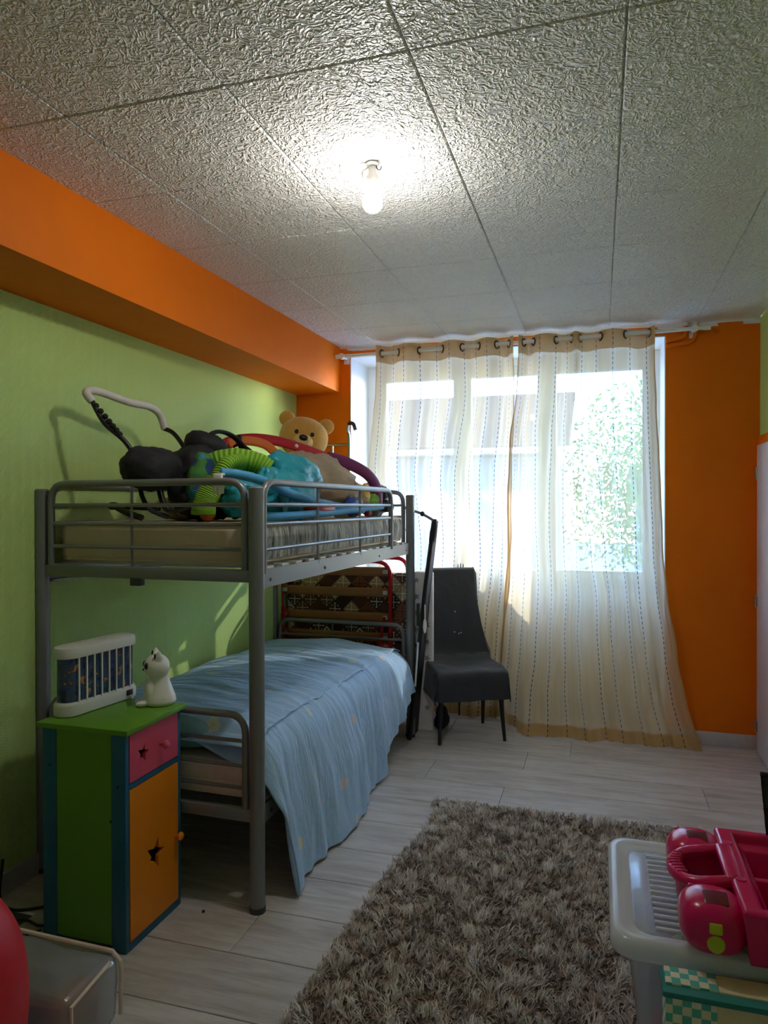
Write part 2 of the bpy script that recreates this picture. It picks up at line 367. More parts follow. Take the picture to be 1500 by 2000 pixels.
def lathe(prof, seg=24, loc=(0, 0, 0)):
    V, F = [], []
    for r, z in prof:
        for k in range(seg):
            a = 2*PI*k/seg; V.append((loc[0]+r*math.cos(a), loc[1]+r*math.sin(a), loc[2]+z))
    n = len(prof)
    for i in range(n-1):
        for k in range(seg): F.append((i*seg+k, i*seg+(k+1) % seg, (i+1)*seg+(k+1) % seg, (i+1)*seg+k))
    F.append(tuple(range(seg-1, -1, -1))); F.append(tuple((n-1)*seg+k for k in range(seg)))
    return V, F
def prism(poly, z0, z1, axes='xy', holes=None):
    """extruded polygon, with holes; axes says which coordinates poly and the extrusion use"""
    loops = [list(poly)]+[list(h) for h in (holes or [])]
    tris = tessellate_polygon([[Vector((p[0], p[1], 0)) for p in L] for L in loops])
    flat = [p for L in loops for p in L]; n = len(flat)
    def w(p, z): return {'xy': (p[0], p[1], z), 'xz': (p[0], z, p[1]), 'yz': (z, p[0], p[1])}[axes]
    V = [w(p, z0) for p in flat]+[w(p, z1) for p in flat]
    F = [tuple(t) for t in tris]+[tuple(i+n for i in reversed(t)) for t in tris]; o = 0
    for L in loops:
        m = len(L)
        for i in range(m): F.append((o+i, o+(i+1) % m, o+(i+1) % m+n, o+i+n))
        o += m
    return V, F
def grid(fn, nu, nv, wrap=False):
    V = [tuple(fn(i/(nu-1), j/(nv-1))) for j in range(nv) for i in range(nu)]
    F = [(j*nu+i, j*nu+i+1, (j+1)*nu+i+1, (j+1)*nu+i) for j in range(nv-1) for i in range(nu-1)]
    return V, F
def lump(c, r, amp=.1, freq=6, seed=0, p=2.0, seg=(36, 22), rot=(0, 0, 0)):
    """soft ellipsoid with folds"""
    V, F = [], []; nu, nv = seg
    for j in range(nv+1):
        th = -PI/2+PI*j/nv
        for i in range(nu):
            ph = 2*PI*i/nu
            f = lambda q: math.copysign(abs(q)**(2/p), q)
            d = Vector((f(math.cos(th))*f(math.cos(ph)), f(math.cos(th))*f(math.sin(ph)), f(math.sin(th))))
            k = 1+amp*noise.noise(Vector((d.x*r[0], d.y*r[1], d.z*r[2]))*freq/max(r)*.5+Vector((seed*7.1, seed*3.3, 0)))+amp*.5*noise.noise(d*freq+Vector((seed, 0, seed)))
            V.append((d.x*r[0]*k, d.y*r[1]*k, d.z*r[2]*k))
    for j in range(nv):
        for i in range(nu): F.append((j*nu+i, j*nu+(i+1) % nu, (j+1)*nu+(i+1) % nu, (j+1)*nu+i))
    return xf((V, F), c, rot)
def star(cx, cy, R, rot=0, k=.42):
    return [(cx+(R if i % 2 == 0 else R*k)*math.sin(rot+i*PI/5), cy+(R if i % 2 == 0 else R*k)*math.cos(rot+i*PI/5)) for i in range(10)]

# ------------------------------------------------------------------ object helpers
def mesh(name, vf, mats, smooth=False, uvs=None, mi=None):
    me = bpy.data.meshes.new(name); me.from_pydata(vf[0], [], vf[1])
    for m in (mats if isinstance(mats, (list, tuple)) else [mats]): me.materials.append(m)
    if mi is not None: me.polygons.foreach_set('material_index', mi)
    if uvs is not None:
        ul = me.uv_layers.new(name='UVMap'); idx = np.empty(len(me.loops), dtype=np.int32); me.loops.foreach_get('vertex_index', idx)
        ul.data.foreach_set('uv', np.asarray(uvs, dtype=np.float32)[idx].ravel())
    bm = bmesh.new(); bm.from_mesh(me); bmesh.ops.recalc_face_normals(bm, faces=bm.faces[:]); bm.to_mesh(me); bm.free()
    if smooth:
        if smooth is True: me.polygons.foreach_set('use_smooth', [True]*len(me.polygons))
        else: me.polygons.foreach_set('use_smooth', [True]*len(me.polygons)); me.set_sharp_from_angle(angle=math.radians(smooth))
    me.update(); return me
def obj(name, me, parent=None, loc=(0, 0, 0), rot=(0, 0, 0)):
    o = bpy.data.objects.new(name, me); COL.objects.link(o); o.location = loc; o.rotation_euler = rot
    if parent: o.parent = parent
    return o
def tag(o, label=None, cat_=None, group=None, kind=None):
    if label: o['label'] = label
    if cat_: o['category'] = cat_
    if group: o['group'] = group
    if kind: o['kind'] = kind
    return o
def thing(name, label, cat_, loc=(0, 0, 0), rz=0, group=None):
    o = bpy.data.objects.new(name, None); COL.objects.link(o); o.location = loc; o.rotation_euler = (0, 0, rz)
    o.empty_display_size = .05; return tag(o, label, cat_, group)
def part(t, name, vf, mat, smooth=35, world=True, label=None, uvs=None, root=None):
    """a part under t (or under t's part); vf in world coordinates unless world is False"""
    if world:
        b = root.location if root is not None else t.location
        vf = ([(p[0]-b[0], p[1]-b[1], p[2]-b[2]) for p in vf[0]], vf[1])
    o = obj(name, mesh(name, vf, mat, smooth, uvs), t)
    if label: o['label'] = label
    return o
def solo(name, vf, mat, label, cat_, smooth=35, base=None, group=None, kind=None, uvs=None):
    """a thing that is one mesh, its origin at its base"""
    a = np.array(vf[0]); b = base or (float((a[:, 0].min()+a[:, 0].max())/2), float((a[:, 1].min()+a[:, 1].max())/2), float(a[:, 2].min()))
    vf = ([(p[0]-b[0], p[1]-b[1], p[2]-b[2]) for p in vf[0]], vf[1])
    return tag(obj(name, mesh(name, vf, mat, smooth, uvs), None, b), label, cat_, group, kind)
def struct(name, vf, mat, label, smooth=False, parent=None, mi=None, cat_='structure'):
    o = obj(name, mesh(name, vf, mat, smooth, mi=mi), parent); return tag(o, label, cat_, None, 'structure')

# ------------------------------------------------------------------ ROOM
XR, YB, ZC, YF = .90, 4.63, 2.53, -.85          # right wall, window wall, ceiling, rear wall
def wl(y): return -2.045-.026*(4.63-y)           # left wall runs very slightly askew
def wb(y): return -1.715-.014*(4.63-y)           # front of the beam
# floor and its planks
fl = struct('floor', box(-2.45, 1.1, YF-.1, 5.02, -.12, -.012), M['joint'], 'pale grey oak laminate floor of wide planks', cat_='floor')
ys = [2.033-.262*k for k in range(11, 0, -1)]+[2.033, 2.285, 2.536, 2.798, 3.072, 3.356, 3.632, 3.915, 4.19, 4.46, 4.73, 5.0]
PL = 1.38; pm = {}
for r, (a, b) in enumerate(zip(ys, ys[1:])):
    x = -2.4-random.random()*PL*.95
    if abs(a-1.771) < .02: x = -1.9
    while x < 1.05:
        x0, x1 = max(x, -2.4), min(x+PL, 1.05)
        if x1-x0 > .03:
            wdt, dep = x1-x0-.0022, b-a-.0035
            vf = box(-wdt/2, wdt/2, -dep/2, dep/2, -.012, 0, .0012, 1)
            obj('plank', mesh('plank', vf, M['plank']), fl, ((x0+x1)/2, (a+b)/2, 0))
        x += PL
# ceiling and its tiles
ce = struct('ceiling', box(-2.45, 1.1, YF-.1, YB, ZC+.008, ZC+.16), M['white_paint'], 'ceiling clad in square embossed off-white tiles', cat_='ceiling')
gx = [-.4406+.4996*i for i in range(-4, 5)]; gy = [1.667+.5004*j for j in range(-6, 8)]
for i in range(len(gx)-1):
    for j in range(len(gy)-1):
        x0, x1, y0, y1 = max(gx[i], -2.42), min(gx[i+1], XR-.002), max(gy[j], YF), min(gy[j+1], YB-.03)
        if x1-x0 < .02 or y1-y0 < .02: continue
        a, d = (x1-x0)/2-.0009, (y1-y0)/2-.0009
        obj('ceiling_tile', mesh('ceiling_tile', box(-a, a, -d, d, 0, .012, .0045, 1), M['ceiling']), ce, ((x0+x1)/2, (y0+y1)/2, ZC-.002+random.uniform(0, .002)))
# left wall (local x along the wall)
L = (YB+.4)-YF+.1; ang = math.atan2(.026, 1)
wlft = struct('wall_left', box(0, L, -.12, 0, -.0, ZC), M['green_paper'], 'left wall in pale green chevron relief wallpaper', cat_='wall')
wlft.location = (wl(YF-.1), YF-.1, 0); wlft.rotation_euler = (0, 0, PI/2-ang); 
# flip so that the wall's thickness lies outside the room
for v in wlft.data.vertices: v.co.y = -v.co.y
bev = [(wb(YB), YB), (wb(YF), YF), (wl(YF)-.02, YF), (wl(YB)-.02, YB)]
bm_v, bm_f = prism(bev, 2.218, ZC+.004)
bv = []
for p in bm_v: bv.append((p[0], p[1], p[2]+(.006*(YB-p[1]) if p[2] < 2.3 else 0)))
struct('beam', (bv, bm_f), M['orange'], 'orange boxed beam along the top of the left wall', cat_='beam')
# window wall with its deep recess
RX0, RX1, RZ = -1.642, .384, 2.462
struct('wall_back', cat(box(-2.3, RX0, YB, 5.02, 0, ZC), box(RX1, 1.1, YB, 5.02, 0, ZC), box(RX0, RX1, YB, 5.02, RZ, ZC)), M['orange'], 'orange wall around the window recess', cat_='wall')
struct('trim_1', box(RX0, RX0+.006, YB-.002, 5.02, 0, RZ), M['white_paint'], 'white left side of the window recess', cat_='trim')
struct('trim_2', box(RX1-.006, RX1, YB-.002, 5.02, 0, RZ), M['white_paint'], 'white right side of the window recess', cat_='trim')
struct('trim_3', box(RX0+.006, RX1-.006, YB-.002, 5.02, RZ-.006, RZ), M['white_paint'], 'white head of the window recess', cat_='trim')
struct('wall_recess', box(RX0-.3, RX1+.3, 5.02, 5.24, -.02, .925), M['white_paint'], 'white wall below the window', cat_='wall')
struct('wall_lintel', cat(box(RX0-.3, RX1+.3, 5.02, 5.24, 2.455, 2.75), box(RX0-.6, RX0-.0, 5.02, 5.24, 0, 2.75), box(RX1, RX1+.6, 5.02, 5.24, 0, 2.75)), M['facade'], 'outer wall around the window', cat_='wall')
# wavy white strip where ceiling and window wall meet
def strip(u, v):
    x = wb(YB)+(XR-wb(YB))*u; a = noise.noise(Vector((x*3, 0, 0)))*.008
    return (x, YB-.045+.045*min(1, v*2)+a*(1-v), ZC-.001-.028*max(0, v-.35)/.65+a*v)
struct('trim_4', grid(strip, 60, 6), M['white_paint'], 'white filler strip along the top of the window wall', 30, cat_='trim')
# right wall: green above, orange band, white doors below
struct('wall_right', box(XR, XR+.12, YF-.1, YB+.4, 0, ZC), M['green_paint'], 'right wall painted pale green', cat_='wall')
struct('trim_5', box(XR-.012, XR, 2.7, YB, 1.785, 1.838, .003), M['orange'], 'orange rail above the white door on the right', 30, cat_='trim')
struct('trim_6', box(XR-.012, XR, 4.56, YB, 0, 1.785), M['orange'], 'orange strip in the right corner', cat_='trim')
for n, (y0, y1) in enumerate(((3.66, 4.555), (2.75, 3.645))):
    d = tag(obj('door_%d' % (n+1), None), 'white flush door on the right wall' if n == 0 else 'second white flush door on the right wall nearer the camera', 'door', None, 'structure')
    part(d, 'leaf', box(XR-.03, XR-.002, y0, y1, .012, 1.78, .003), M['lilac_white'])
    for z in (1.62, .88, .16):
        part(d, 'hinge', cat(tube([(XR-.034, y1+.008, z-.035), (XR-.034, y1+.008, z+.035)], .006), box(XR-.034, XR-.028, y1-.03, y1+.012, z-.03, z+.03)), M['chrome'])
    part(d, 'handle', cat(lathe([(.024, 0), (.024, .006)], 16, (0, 0, 0)) if False else box(XR-.036, XR-.03, y0+.04, y0+.075, .93, 1.13, .002), tube(rounded([(XR-.034, y0+.057, 1.05), (XR-.075, y0+.057, 1.05), (XR-.075, y0+.17, 1.05)], .02), .008)), M['chrome'])
struct('wall_rear', box(-2.45, 1.1, YF-.12, YF, 0, ZC), M['white_paint'], 'white wall behind the camera', cat_='wall')
struct('baseboard_back', box(RX1-.0, XR-.012, YB-.014, YB, 0, .082, .004), M['grey_trim'], 'grey skirting at the foot of the orange wall', 30, cat_='baseboard')
bl = struct('baseboard_left', box(0, L-.5, 0, .014, 0, .08), M['grey_trim'], 'grey skirting along the green wall', cat_='baseboard')
bl.location = (wl(YF-.1)+.0, YF-.1, 0); bl.rotation_euler = (0, 0, PI/2-ang)
for v in bl.data.vertices: v.co.y = -v.co.y
# window
win = tag(obj('window_1', None), 'white three-casement window behind the sheer curtains', 'window', None, 'structure')
def ring(x0, x1, z0, z1, w_, y0, y1, wb_=None):
    wb_ = wb_ or w_
    return prism([(x0, z0), (x1, z0), (x1, z1), (x0, z1)], y0, y1, 'xz', [[(x0+w_, z0+wb_), (x1-w_, z0+wb_), (x1-w_, z1-w_), (x0+w_, z1-w_)]])
part(win, 'frame', cat(box(RX0+.006, -1.56, 5.0, 5.09, .925, 2.455), box(.335, RX1-.006, 5.0, 5.09, .925, 2.455), box(-1.56, .335, 5.0, 5.09, 2.405, 2.455), box(-1.56, .335, 5.0, 5.09, .905, .93)), M['pvc'])
for x0, x1 in ((-1.56, -.935), (-.933, -.348), (-.346, .335)):
    c = part(win, 'casement', ring(x0, x1, .931, 2.404, .062, 5.015, 5.075), M['pvc'])
    part(c, 'pane', box(x0+.058, x1-.058, 5.04, 5.052, .99, 2.345), M['glass'], False, root=win)
part(win, 'window_handle', cat(box(-.955, -.93, 5.0, 5.015, 1.55, 1.63, .003), tube([(-.943, 5.0, 1.6), (-.943, 4.965, 1.6), (-.943, 4.965, 1.48)], .008)), M['white_metal'])
struct('trim_7', box(RX0+.006, RX1-.006, 4.985, 5.02, .915, .945, .004), M['white_paint'], 'white inner window sill', 30, cat_='trim')
# unseen overhang added outside to keep direct sun off the upper room
struct('sun_blocker', box(-6, 6, 5.24, 6.35, 2.60, 2.75), M['facade'], 'unseen overhang added above the window to block direct sun', cat_='sun_blocker')

# ------------------------------------------------------------------ OUTSIDE
struct('ground_outside', box(-60, 60, 5.4, 90, -3.2, -3.0), M['concrete'], 'yard outside below the window, made pale to bounce sunlight indoors', cat_='ground')  # paving kept pale so it throws sunlight up onto the ceiling
hs = thing('neighbour_house', 'white neighbouring house with clay tiled roof seen through the left curtain', 'house', (-5, 16, -3))
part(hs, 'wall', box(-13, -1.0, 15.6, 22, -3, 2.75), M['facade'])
courses = []
for k in range(16):
    y0 = 15.1+k*.24; z0 = 2.62+k*.105
    courses.append(box(-13.4, -.6, y0, y0+.30, z0, z0+.07))
r_ = part(hs, 'roof', cat(*courses), M['rooftile']); r_['kind'] = 'stuff'
part(hs, 'roof_ridge', tube([(-13.4, 19.1, 4.28), (-.6, 19.1, 4.28)], .12, 8), M['rooftile'])
part(hs, 'gutter', tube([(-13.4, 15.05, 2.6), (-.6, 15.05, 2.6)], .07, 8), M['grey_plastic'])
part(hs, 'chimney', box(-6.4, -5.8, 18.2, 18.8, 4.0, 5.1), M['facade'])
h2 = thing('neighbour_house', 'long pale house added behind the trees on the right to cut the glare', 'house', (7, 28, -3))  # added house, covers the overbright background behind the right panes
part(h2, 'wall', box(1.5, 16, 27, 33, -3, 1.7), M['facade'])
part(h2, 'roof', prism([(26.6, 1.65), (33.4, 1.65), (30, 2.9)], 1.1, 16.4, 'yz'), M['rooftile'], False)
for x in (3.6, 6.2, 8.8):
    f_ = part(h2, 'window', box(x, x+1.1, 26.95, 27.02, -.6, 1.0), M['white_metal']); part(f_, 'pane', box(x+.1, x+1.0, 26.92, 26.96, -.5, .9), M['navy'], False, root=h2)
def tree(x, y, h, rad, seed, label):
    R = random.Random(seed); t = thing('tree', label, 'tree', (x, y, -3), group='trees outside the window')
    tr = [(x, y, -3), (x+.1, y, -1), (x-.1, y+.1, h-rad*.9), (x, y, h)]
    part(t, 'trunk', tube(smooth_path(tr, 4), [.2-.011*i for i in range(13)], 8), M['bark'])
    V, F = [], []
    for _ in range(9000):
        d = Vector((R.gauss(0, 1), R.gauss(0, 1), R.gauss(0, 1))).normalized()*rad*(R.random()**.4)*(1+.3*math.sin(R.random()*9))
        p = Vector((x, y, h))+Vector((d.x, d.y, d.z*.9)); a = Vector((R.gauss(0, 1), R.gauss(0, 1), R.gauss(0, 1))).normalized(); b = a.orthogonal().normalized(); s = R.uniform(.05, .10)
        o = len(V); V += [tuple(p+a*s), tuple(p+b*s*.5), tuple(p-a*s), tuple(p-b*s*.5)]; F.append((o, o+1, o+2, o+3))
    f = part(t, 'foliage', (V, F), M['leaf'], False); f['kind'] = 'stuff'
tree(1.9, 18.5, 1.9, 2.6, 1, 'leafy green tree outside behind the right curtain, largest of the three')
tree(7.6, 22.5, 3.6, 2.4, 2, 'tall green tree outside at the far right of the window')
tree(-2.2, 13.0, -1.6, 1.0, 3, 'low green tree outside below the middle of the window')

# ------------------------------------------------------------------ BUNK BED (local: right front post at the origin, +y along the bed)
BW, BL, BR = .937, 2.007, .0275
bed = thing('bunk_bed', 'grey tubular steel bunk bed standing along the green wall', 'bed', (-1.157, 2.27, 0), -.016)
def bp(name, vf, mat='steel', smooth=40, root=None): return part(root or bed, name, vf, M[mat], smooth, world=False)
def B(x, y, z=0):
    c, s = math.cos(-.016), math.sin(-.016); return Vector((-1.157+x*c-y*s, 2.27+x*s+y*c, z))
for (x, y) in ((0, 0), (-BW, 0), (0, BL), (-BW, BL)):
    p = bp('post', lathe([(BR, 0.006), (BR, 1.492)], 20, (x, y, 0)))
    bp('post_cap', lathe([(BR*1.03, 1.488), (BR*1.03, 1.496), (BR*.8, 1.502)], 20, (x, y, 0)), 'steel', root=p)
    bp('foot_cap', lathe([(BR*1.06, 0), (BR*1.06, .02)], 20, (x, y, 0)), 'dark_steel', root=p)
tr_, th_ = .0135, .0075
def end(y, zs, ztop, zfr, ytop):
    xa, xb = -BW+.045, -.045
    bp('end_loop', tube(rounded([(xa, y, zfr), (xa, y, ztop), (xb, y, ztop), (xb, y, zfr)], .07), tr_, 12))
    for z in zs: bp('end_rail', tube([(xa, y, z), (xb, y, z)], th_, 8))
    bp('end_rod', tube([(-BW*.555, y, zfr), (-BW*.555, y, ztop)], .005, 8))
    bp('end_beam', box(-BW+.02, -.02, y-.014, y+.014, zfr-.022, zfr+.022, .004))
    bp('bracket', box(-BW*.53-.022, -BW*.53+.022, y-.016, y+.016, zfr-.048, zfr-.018, .003), 'dark_steel')
for y in (0, BL):
    end(y, (1.438, 1.367, 1.279), 1.521, 1.185, 0); end(y, (.597, .508, .430), .690, .338, 0)
for x in (0, -BW):
    bp('guard_loop', tube(rounded([(x, .05, 1.19), (x, .05, 1.521), (x, 1.60, 1.521), (x, 1.60, 1.19)], .075), tr_, 12))
    for z in (1.438, 1.367, 1.275): bp('guard_rail', tube([(x, .05, z), (x, 1.60, z)], th_, 8))
    for y in (.55, 1.085): bp('guard_rod', tube([(x, y, 1.19), (x, y, 1.521)], .006, 8))
    s = 1 if x == 0 else -1
    for zf in (1.205, .36):
        bp('side_beam', cat(box(x-.004, x+.004, .02, BL-.02, zf-.066, zf), box(min(x, x-s*.034), max(x, x-s*.034), .02, BL-.02, zf-.066, zf-.06)))
        for y in (.10, .62, 1.38, 1.9): bp('bolt', tube([(x+s*.003, y, zf-.04), (x+s*.007, y, zf-.04)], .006, 8), 'dark_steel')
for k in range(15):
    y = .12+k*(BL-.24)/14
    bp('slat', box(-BW+.006, -.006, y-.028, y+.028, 1.205, 1.213), 'grey_plastic'); bp('slat', box(-BW+.006, -.006, y-.028, y+.028, .36, .368), 'grey_plastic')
# mattresses
def mattress(z0, z1, hump=0):
    bm = bmesh.new(); bmesh.ops.create_grid(bm, x_segments=2, y_segments=2, size=1); bm.free()
    x0, x1, y0, y1 = -BW+.035, -.035, .032, BL-.032; nu = 72; V, F = [], []
    prof = [(0, .02), (.25, .002), (.6, .0), (1-.6, .0)]
    rings = [(z0, .025), (z0+.012, .006), (z0+.03, 0), ((z0+z1)/2-.006, .002), ((z0+z1)/2, .007 if hump else .001), ((z0+z1)/2+.006, .002), (z1-.03, 0), (z1-.012, .006), (z1, .03)]
    def rect(ins, z):
        c = []; r = .05
        for (cx, cy, a0) in ((x1-ins-r, y1-ins-r, 0), (x0+ins+r, y1-ins-r, 90), (x0+ins+r, y0+ins+r, 180), (x1-ins-r, y0+ins+r, 270)):
            for k in range(6): a = math.radians(a0+k*18); c.append((cx+r*math.cos(a), cy+r*math.sin(a), z))
        return c
    for z, ins in rings: V += rect(ins, z)
    n = 24
    for i in range(len(rings)-1):
        for k in range(n): F.append((i*n+k, i*n+(k+1) % n, (i+1)*n+(k+1) % n, (i+1)*n+k))
    F.append(tuple(range(n-1, -1, -1))); F.append(tuple((len(rings)-1)*n+k for k in range(n)))
    return [tuple(B(*p)) for p in V], F, n
def make_mattress(name, z0, z1, label, mat, side=None, hump=0):
    V, F, n = mattress(z0, z1, hump); b = B(-BW/2, BL/2, z0)
    t = thing(name, label, 'mattress', tuple(b), -.016)
    m = Matrix.Rotation(.016, 4, 'Z') @ Matrix.Translation(-b); V = [tuple(m @ Vector(p)) for p in V]
    o = part(t, 'cover', (V, F), M[mat], 50, world=False)
    for zz in (z0+.012-z0, z1-.012-z0):
        loop = [Vector(p) for p in V[n*(1 if zz < .05 else 7):n*(2 if zz < .05 else 8)]]
        part(t, 'piping', tube([p+Vector((p.x, p.y, 0)).normalized()*.001 for p in loop], .004, 6, True), M[mat], 50, world=False)
    return t
um = make_mattress('upper_mattress', 1.215, 1.372, 'beige quilted mattress on the upper bunk', 'mattress')
sf = [tuple(v) for v in ()]
def side_ticking(u, v):
    z = 1.235+.118*v; return (BW/2-.034+.006*math.sin(PI*v)+.0035*noise.noise(Vector((u*40, v*4, 0))), -BL/2+.09+(BL-.18)*u, z-1.215)
part(um, 'side_ticking', grid(side_ticking, 120, 8), M['furry'], True, world=False, label='grey streaked long side of the mattress')
make_mattress('lower_mattress', .372, .494, 'white covered mattress on the lower bunk', 'bed_white', hump=1)
# pillow on the lower bunk
pv, pf = lump((0, 0, 0), (.30, .20, .068), .05, 5, 4, 2.6, (44, 24)); pl_c = B(-.50, .245, .560)
solo('pillow', xf((pv, pf), pl_c, (.0, 0, -.05)), M['pillow'], 'teal pillow peeping out under the blue duvet', 'pillow', True)
# duvet
def duvet():
    nu, nv = 150, 170; P = np.zeros((nv, nu, 3)); UV = np.zeros((nv, nu, 2))
    for j in range(nv):
        s = .055+(1.925-.055)*j/(nv-1)
        # hem height and outward reach along the bed
        hem = .012 if s < 1.22 else .012+.29*min(1, (s-1.22)/.62)**1.15
        out = .115 if s < .7 else .115-.075*min(1, (s-.7)/.55)
        ztop = .598+.012*math.sin(s*2.2+.5)
        side = .97 if s > .3 else .97
        Lt = .885; Lh = ztop-hem+.02
        for i in range(nu):
            t = i/(nu-1)*(Lt+Lh)
            if t < Lt-.10:
                x = -.912+t; z = ztop+.022*math.sin(PI*min(1, t/(Lt-.1)))-.02*max(0, 1-t/.08)
            else:
                q = (t-(Lt-.10)); R_ = .15
                if q < R_*PI/2*.95:
                    a = q/R_; x = -.912+Lt-.10+R_*math.sin(a)*.93; z = ztop-R_*(1-math.cos(a))
                else:
                    h = (q-R_*PI/2*.95)/max(.01, (Lt+Lh-(Lt-.10)-R_*PI/2*.95)); h = min(1, h)
                    x = -.912+Lt-.10+R_*.93+(out-.0)*h**.8*.42; z = (ztop-R_)*(1-h)+hem*h
            # folds
            w_ = max(0, min(1, (x+.75)/.6)); drop = max(0, min(1, (ztop-z)/.3))
            n1 = noise.noise(Vector((s*7.0+x*2.2, x*1.5+z*1.2, 2.0))); n2 = noise.noise(Vector((s*17+x*4+z*3, x*2+z*1.5, 9.0))); n3 = noise.noise(Vector((s*3, x*3, 5)))
            rid = (1-abs(n1)*2)*.5; amp = .014+.016*drop
            z += (.020*n3+.026*rid*w_+.010*n2)*(1-drop)
            x += (amp*rid+.010*n2)*drop*1.5+.02*drop*math.sin(s*11+math.sin(s*5)*1.5)*(1 if s > .1 else .5)
            y = s+.012*n2*drop
            # near end droops over the mattress front, more towards the room
            if s < .20:
                k = (1-(s-.055)/.145)**2; z -= k*(.04+.10*max(0, min(1, (x+.45)/.45)))*(1-drop)
                if drop > .25: y += .16*k*min(1, (drop-.25)/.6)*(1-(z/.6))*.3
            if s > 1.80: z -= .035*((s-1.80)/.125)**2*(1-drop)
            if z < .006: z = .006+.004*(n2+1)
            x += .018*drop*(1-.8*max(0, min(1, (s-1.1)/.5))); q = max(0, min(1, (.56-z)/.22)); x = max(x, -.05+.074*q*q*(3-2*q)) if drop > .05 else x
            x = min(x, .20)
            P[j, i] = B(x, y, z); UV[j, i] = (t, s)
    V = [tuple(p) for p in P.reshape(-1, 3)]
    F = [(j*nu+i, j*nu+i+1, (j+1)*nu+i+1, (j+1)*nu+i) for j in range(nv-1) for i in range(nu-1)]
    o = solo('duvet', (V, F), M['duvet'], 'pale blue flowered duvet spilling off the lower bunk to the floor', 'duvet', True, uvs=UV.reshape(-1, 2))
    md = o.modifiers.new('thick', 'SOLIDIFY'); md.thickness = .012; md.offset = -1
    sb = o.modifiers.new('sub', 'SUBSURF'); sb.levels = 1; sb.render_levels = 1
duvet()

# ------------------------------------------------------------------ CABINET
def cabinet():
    x0, x1, y0, y1, zt = -1.768, -1.445, 1.925, 2.236, .703
    t = thing('bedside_cabinet', 'green, blue, pink and orange painted wooden bedside cabinet with star cut-outs', 'cabinet', (-1.606, 2.08, 0))
    part(t, 'top', box(x0-.016, x1+.016, y0-.012, y1+.014, zt, zt+.018, .003), M['cab_green'], label='green top board')
    for (a, b) in ((x0, x0+.055), (x1-.055, x1)):
        part(t, 'upright', box(a, b, y0, y0+.018, 0, zt, .002), M['cab_blue'], label='blue upright'); part(t, 'upright', box(a, b, y1-.018, y1, 0, zt, .002), M['cab_blue'], label='blue upright')
    part(t, 'side_panel', box(x0+.055, x1-.055, y0+.003, y0+.013, .02, zt), M['cab_green'], label='green side panel')
    part(t, 'side_panel', box(x0+.055, x1-.055, y1-.013, y1-.003, .02, zt), M['cab_green'], label='green side panel')
    part(t, 'back_panel', box(x0, x0+.006, y0+.018, y1-.018, .02, zt), M['cab_blue'])
    part(t, 'bottom_rail', box(x1-.02, x1, y0+.018, y1-.018, 0, .028), M['cab_blue'], label='blue rail')
    part(t, 'middle_rail', box(x1-.02, x1, y0+.018, y1-.018, .521, .539), M['cab_blue'], label='blue rail')
    part(t, 'inside', box(x0+.01, x1-.06, y0+.02, y1-.02, .03, zt-.005), M['cab_shade'])  # solid dark block stands in for the shaded hollow behind the cut-outs
    yc = (y0+y1)/2
    dr = part(t, 'drawer', prism([(y0+.02, .542), (y1-.02, .542), (y1-.02, .699), (y0+.02, .699)], x1-.012, x1+.002, 'yz', [star(yc-.065, .617, .033, .25)]), M['cab_pink'], False, label='pink drawer with a star cut-out')
    part(dr, 'knob', xf(lathe([(.006, 0), (.006, .012), (.014, .017), (.016, .024), (.010, .031), (.002, .032)], 16), (x1+.002, yc+.03, .617), (0, PI/2, 0)), M['cab_pink'], 60, root=t)
    do = part(t, 'door', prism([(y0+.02, .030), (y1-.02, .030), (y1-.02, .518), (y0+.02, .518)], x1-.012, x1+.002, 'yz', [star(yc, .252, .055, .3)]), M['cab_orange'], False, label='orange door with a star cut-out')
    part(do, 'knob', xf(lathe([(.006, 0), (.006, .012), (.013, .016), (.015, .022), (.009, .029), (.002, .03)], 16), (x1+.002, y1-.035, .262), (0, PI/2, 0)), M['cab_orange'], 60, root=t)
    for x, z in ((x0+.03, .58), (x1-.028, .535), (x1-.056, .42)):
        part(t, 'screw', tube([(x, y0-.0015, z), (x, y0+.002, z)], .0045, 8), M['black'])
cabinet()
ZT = .721
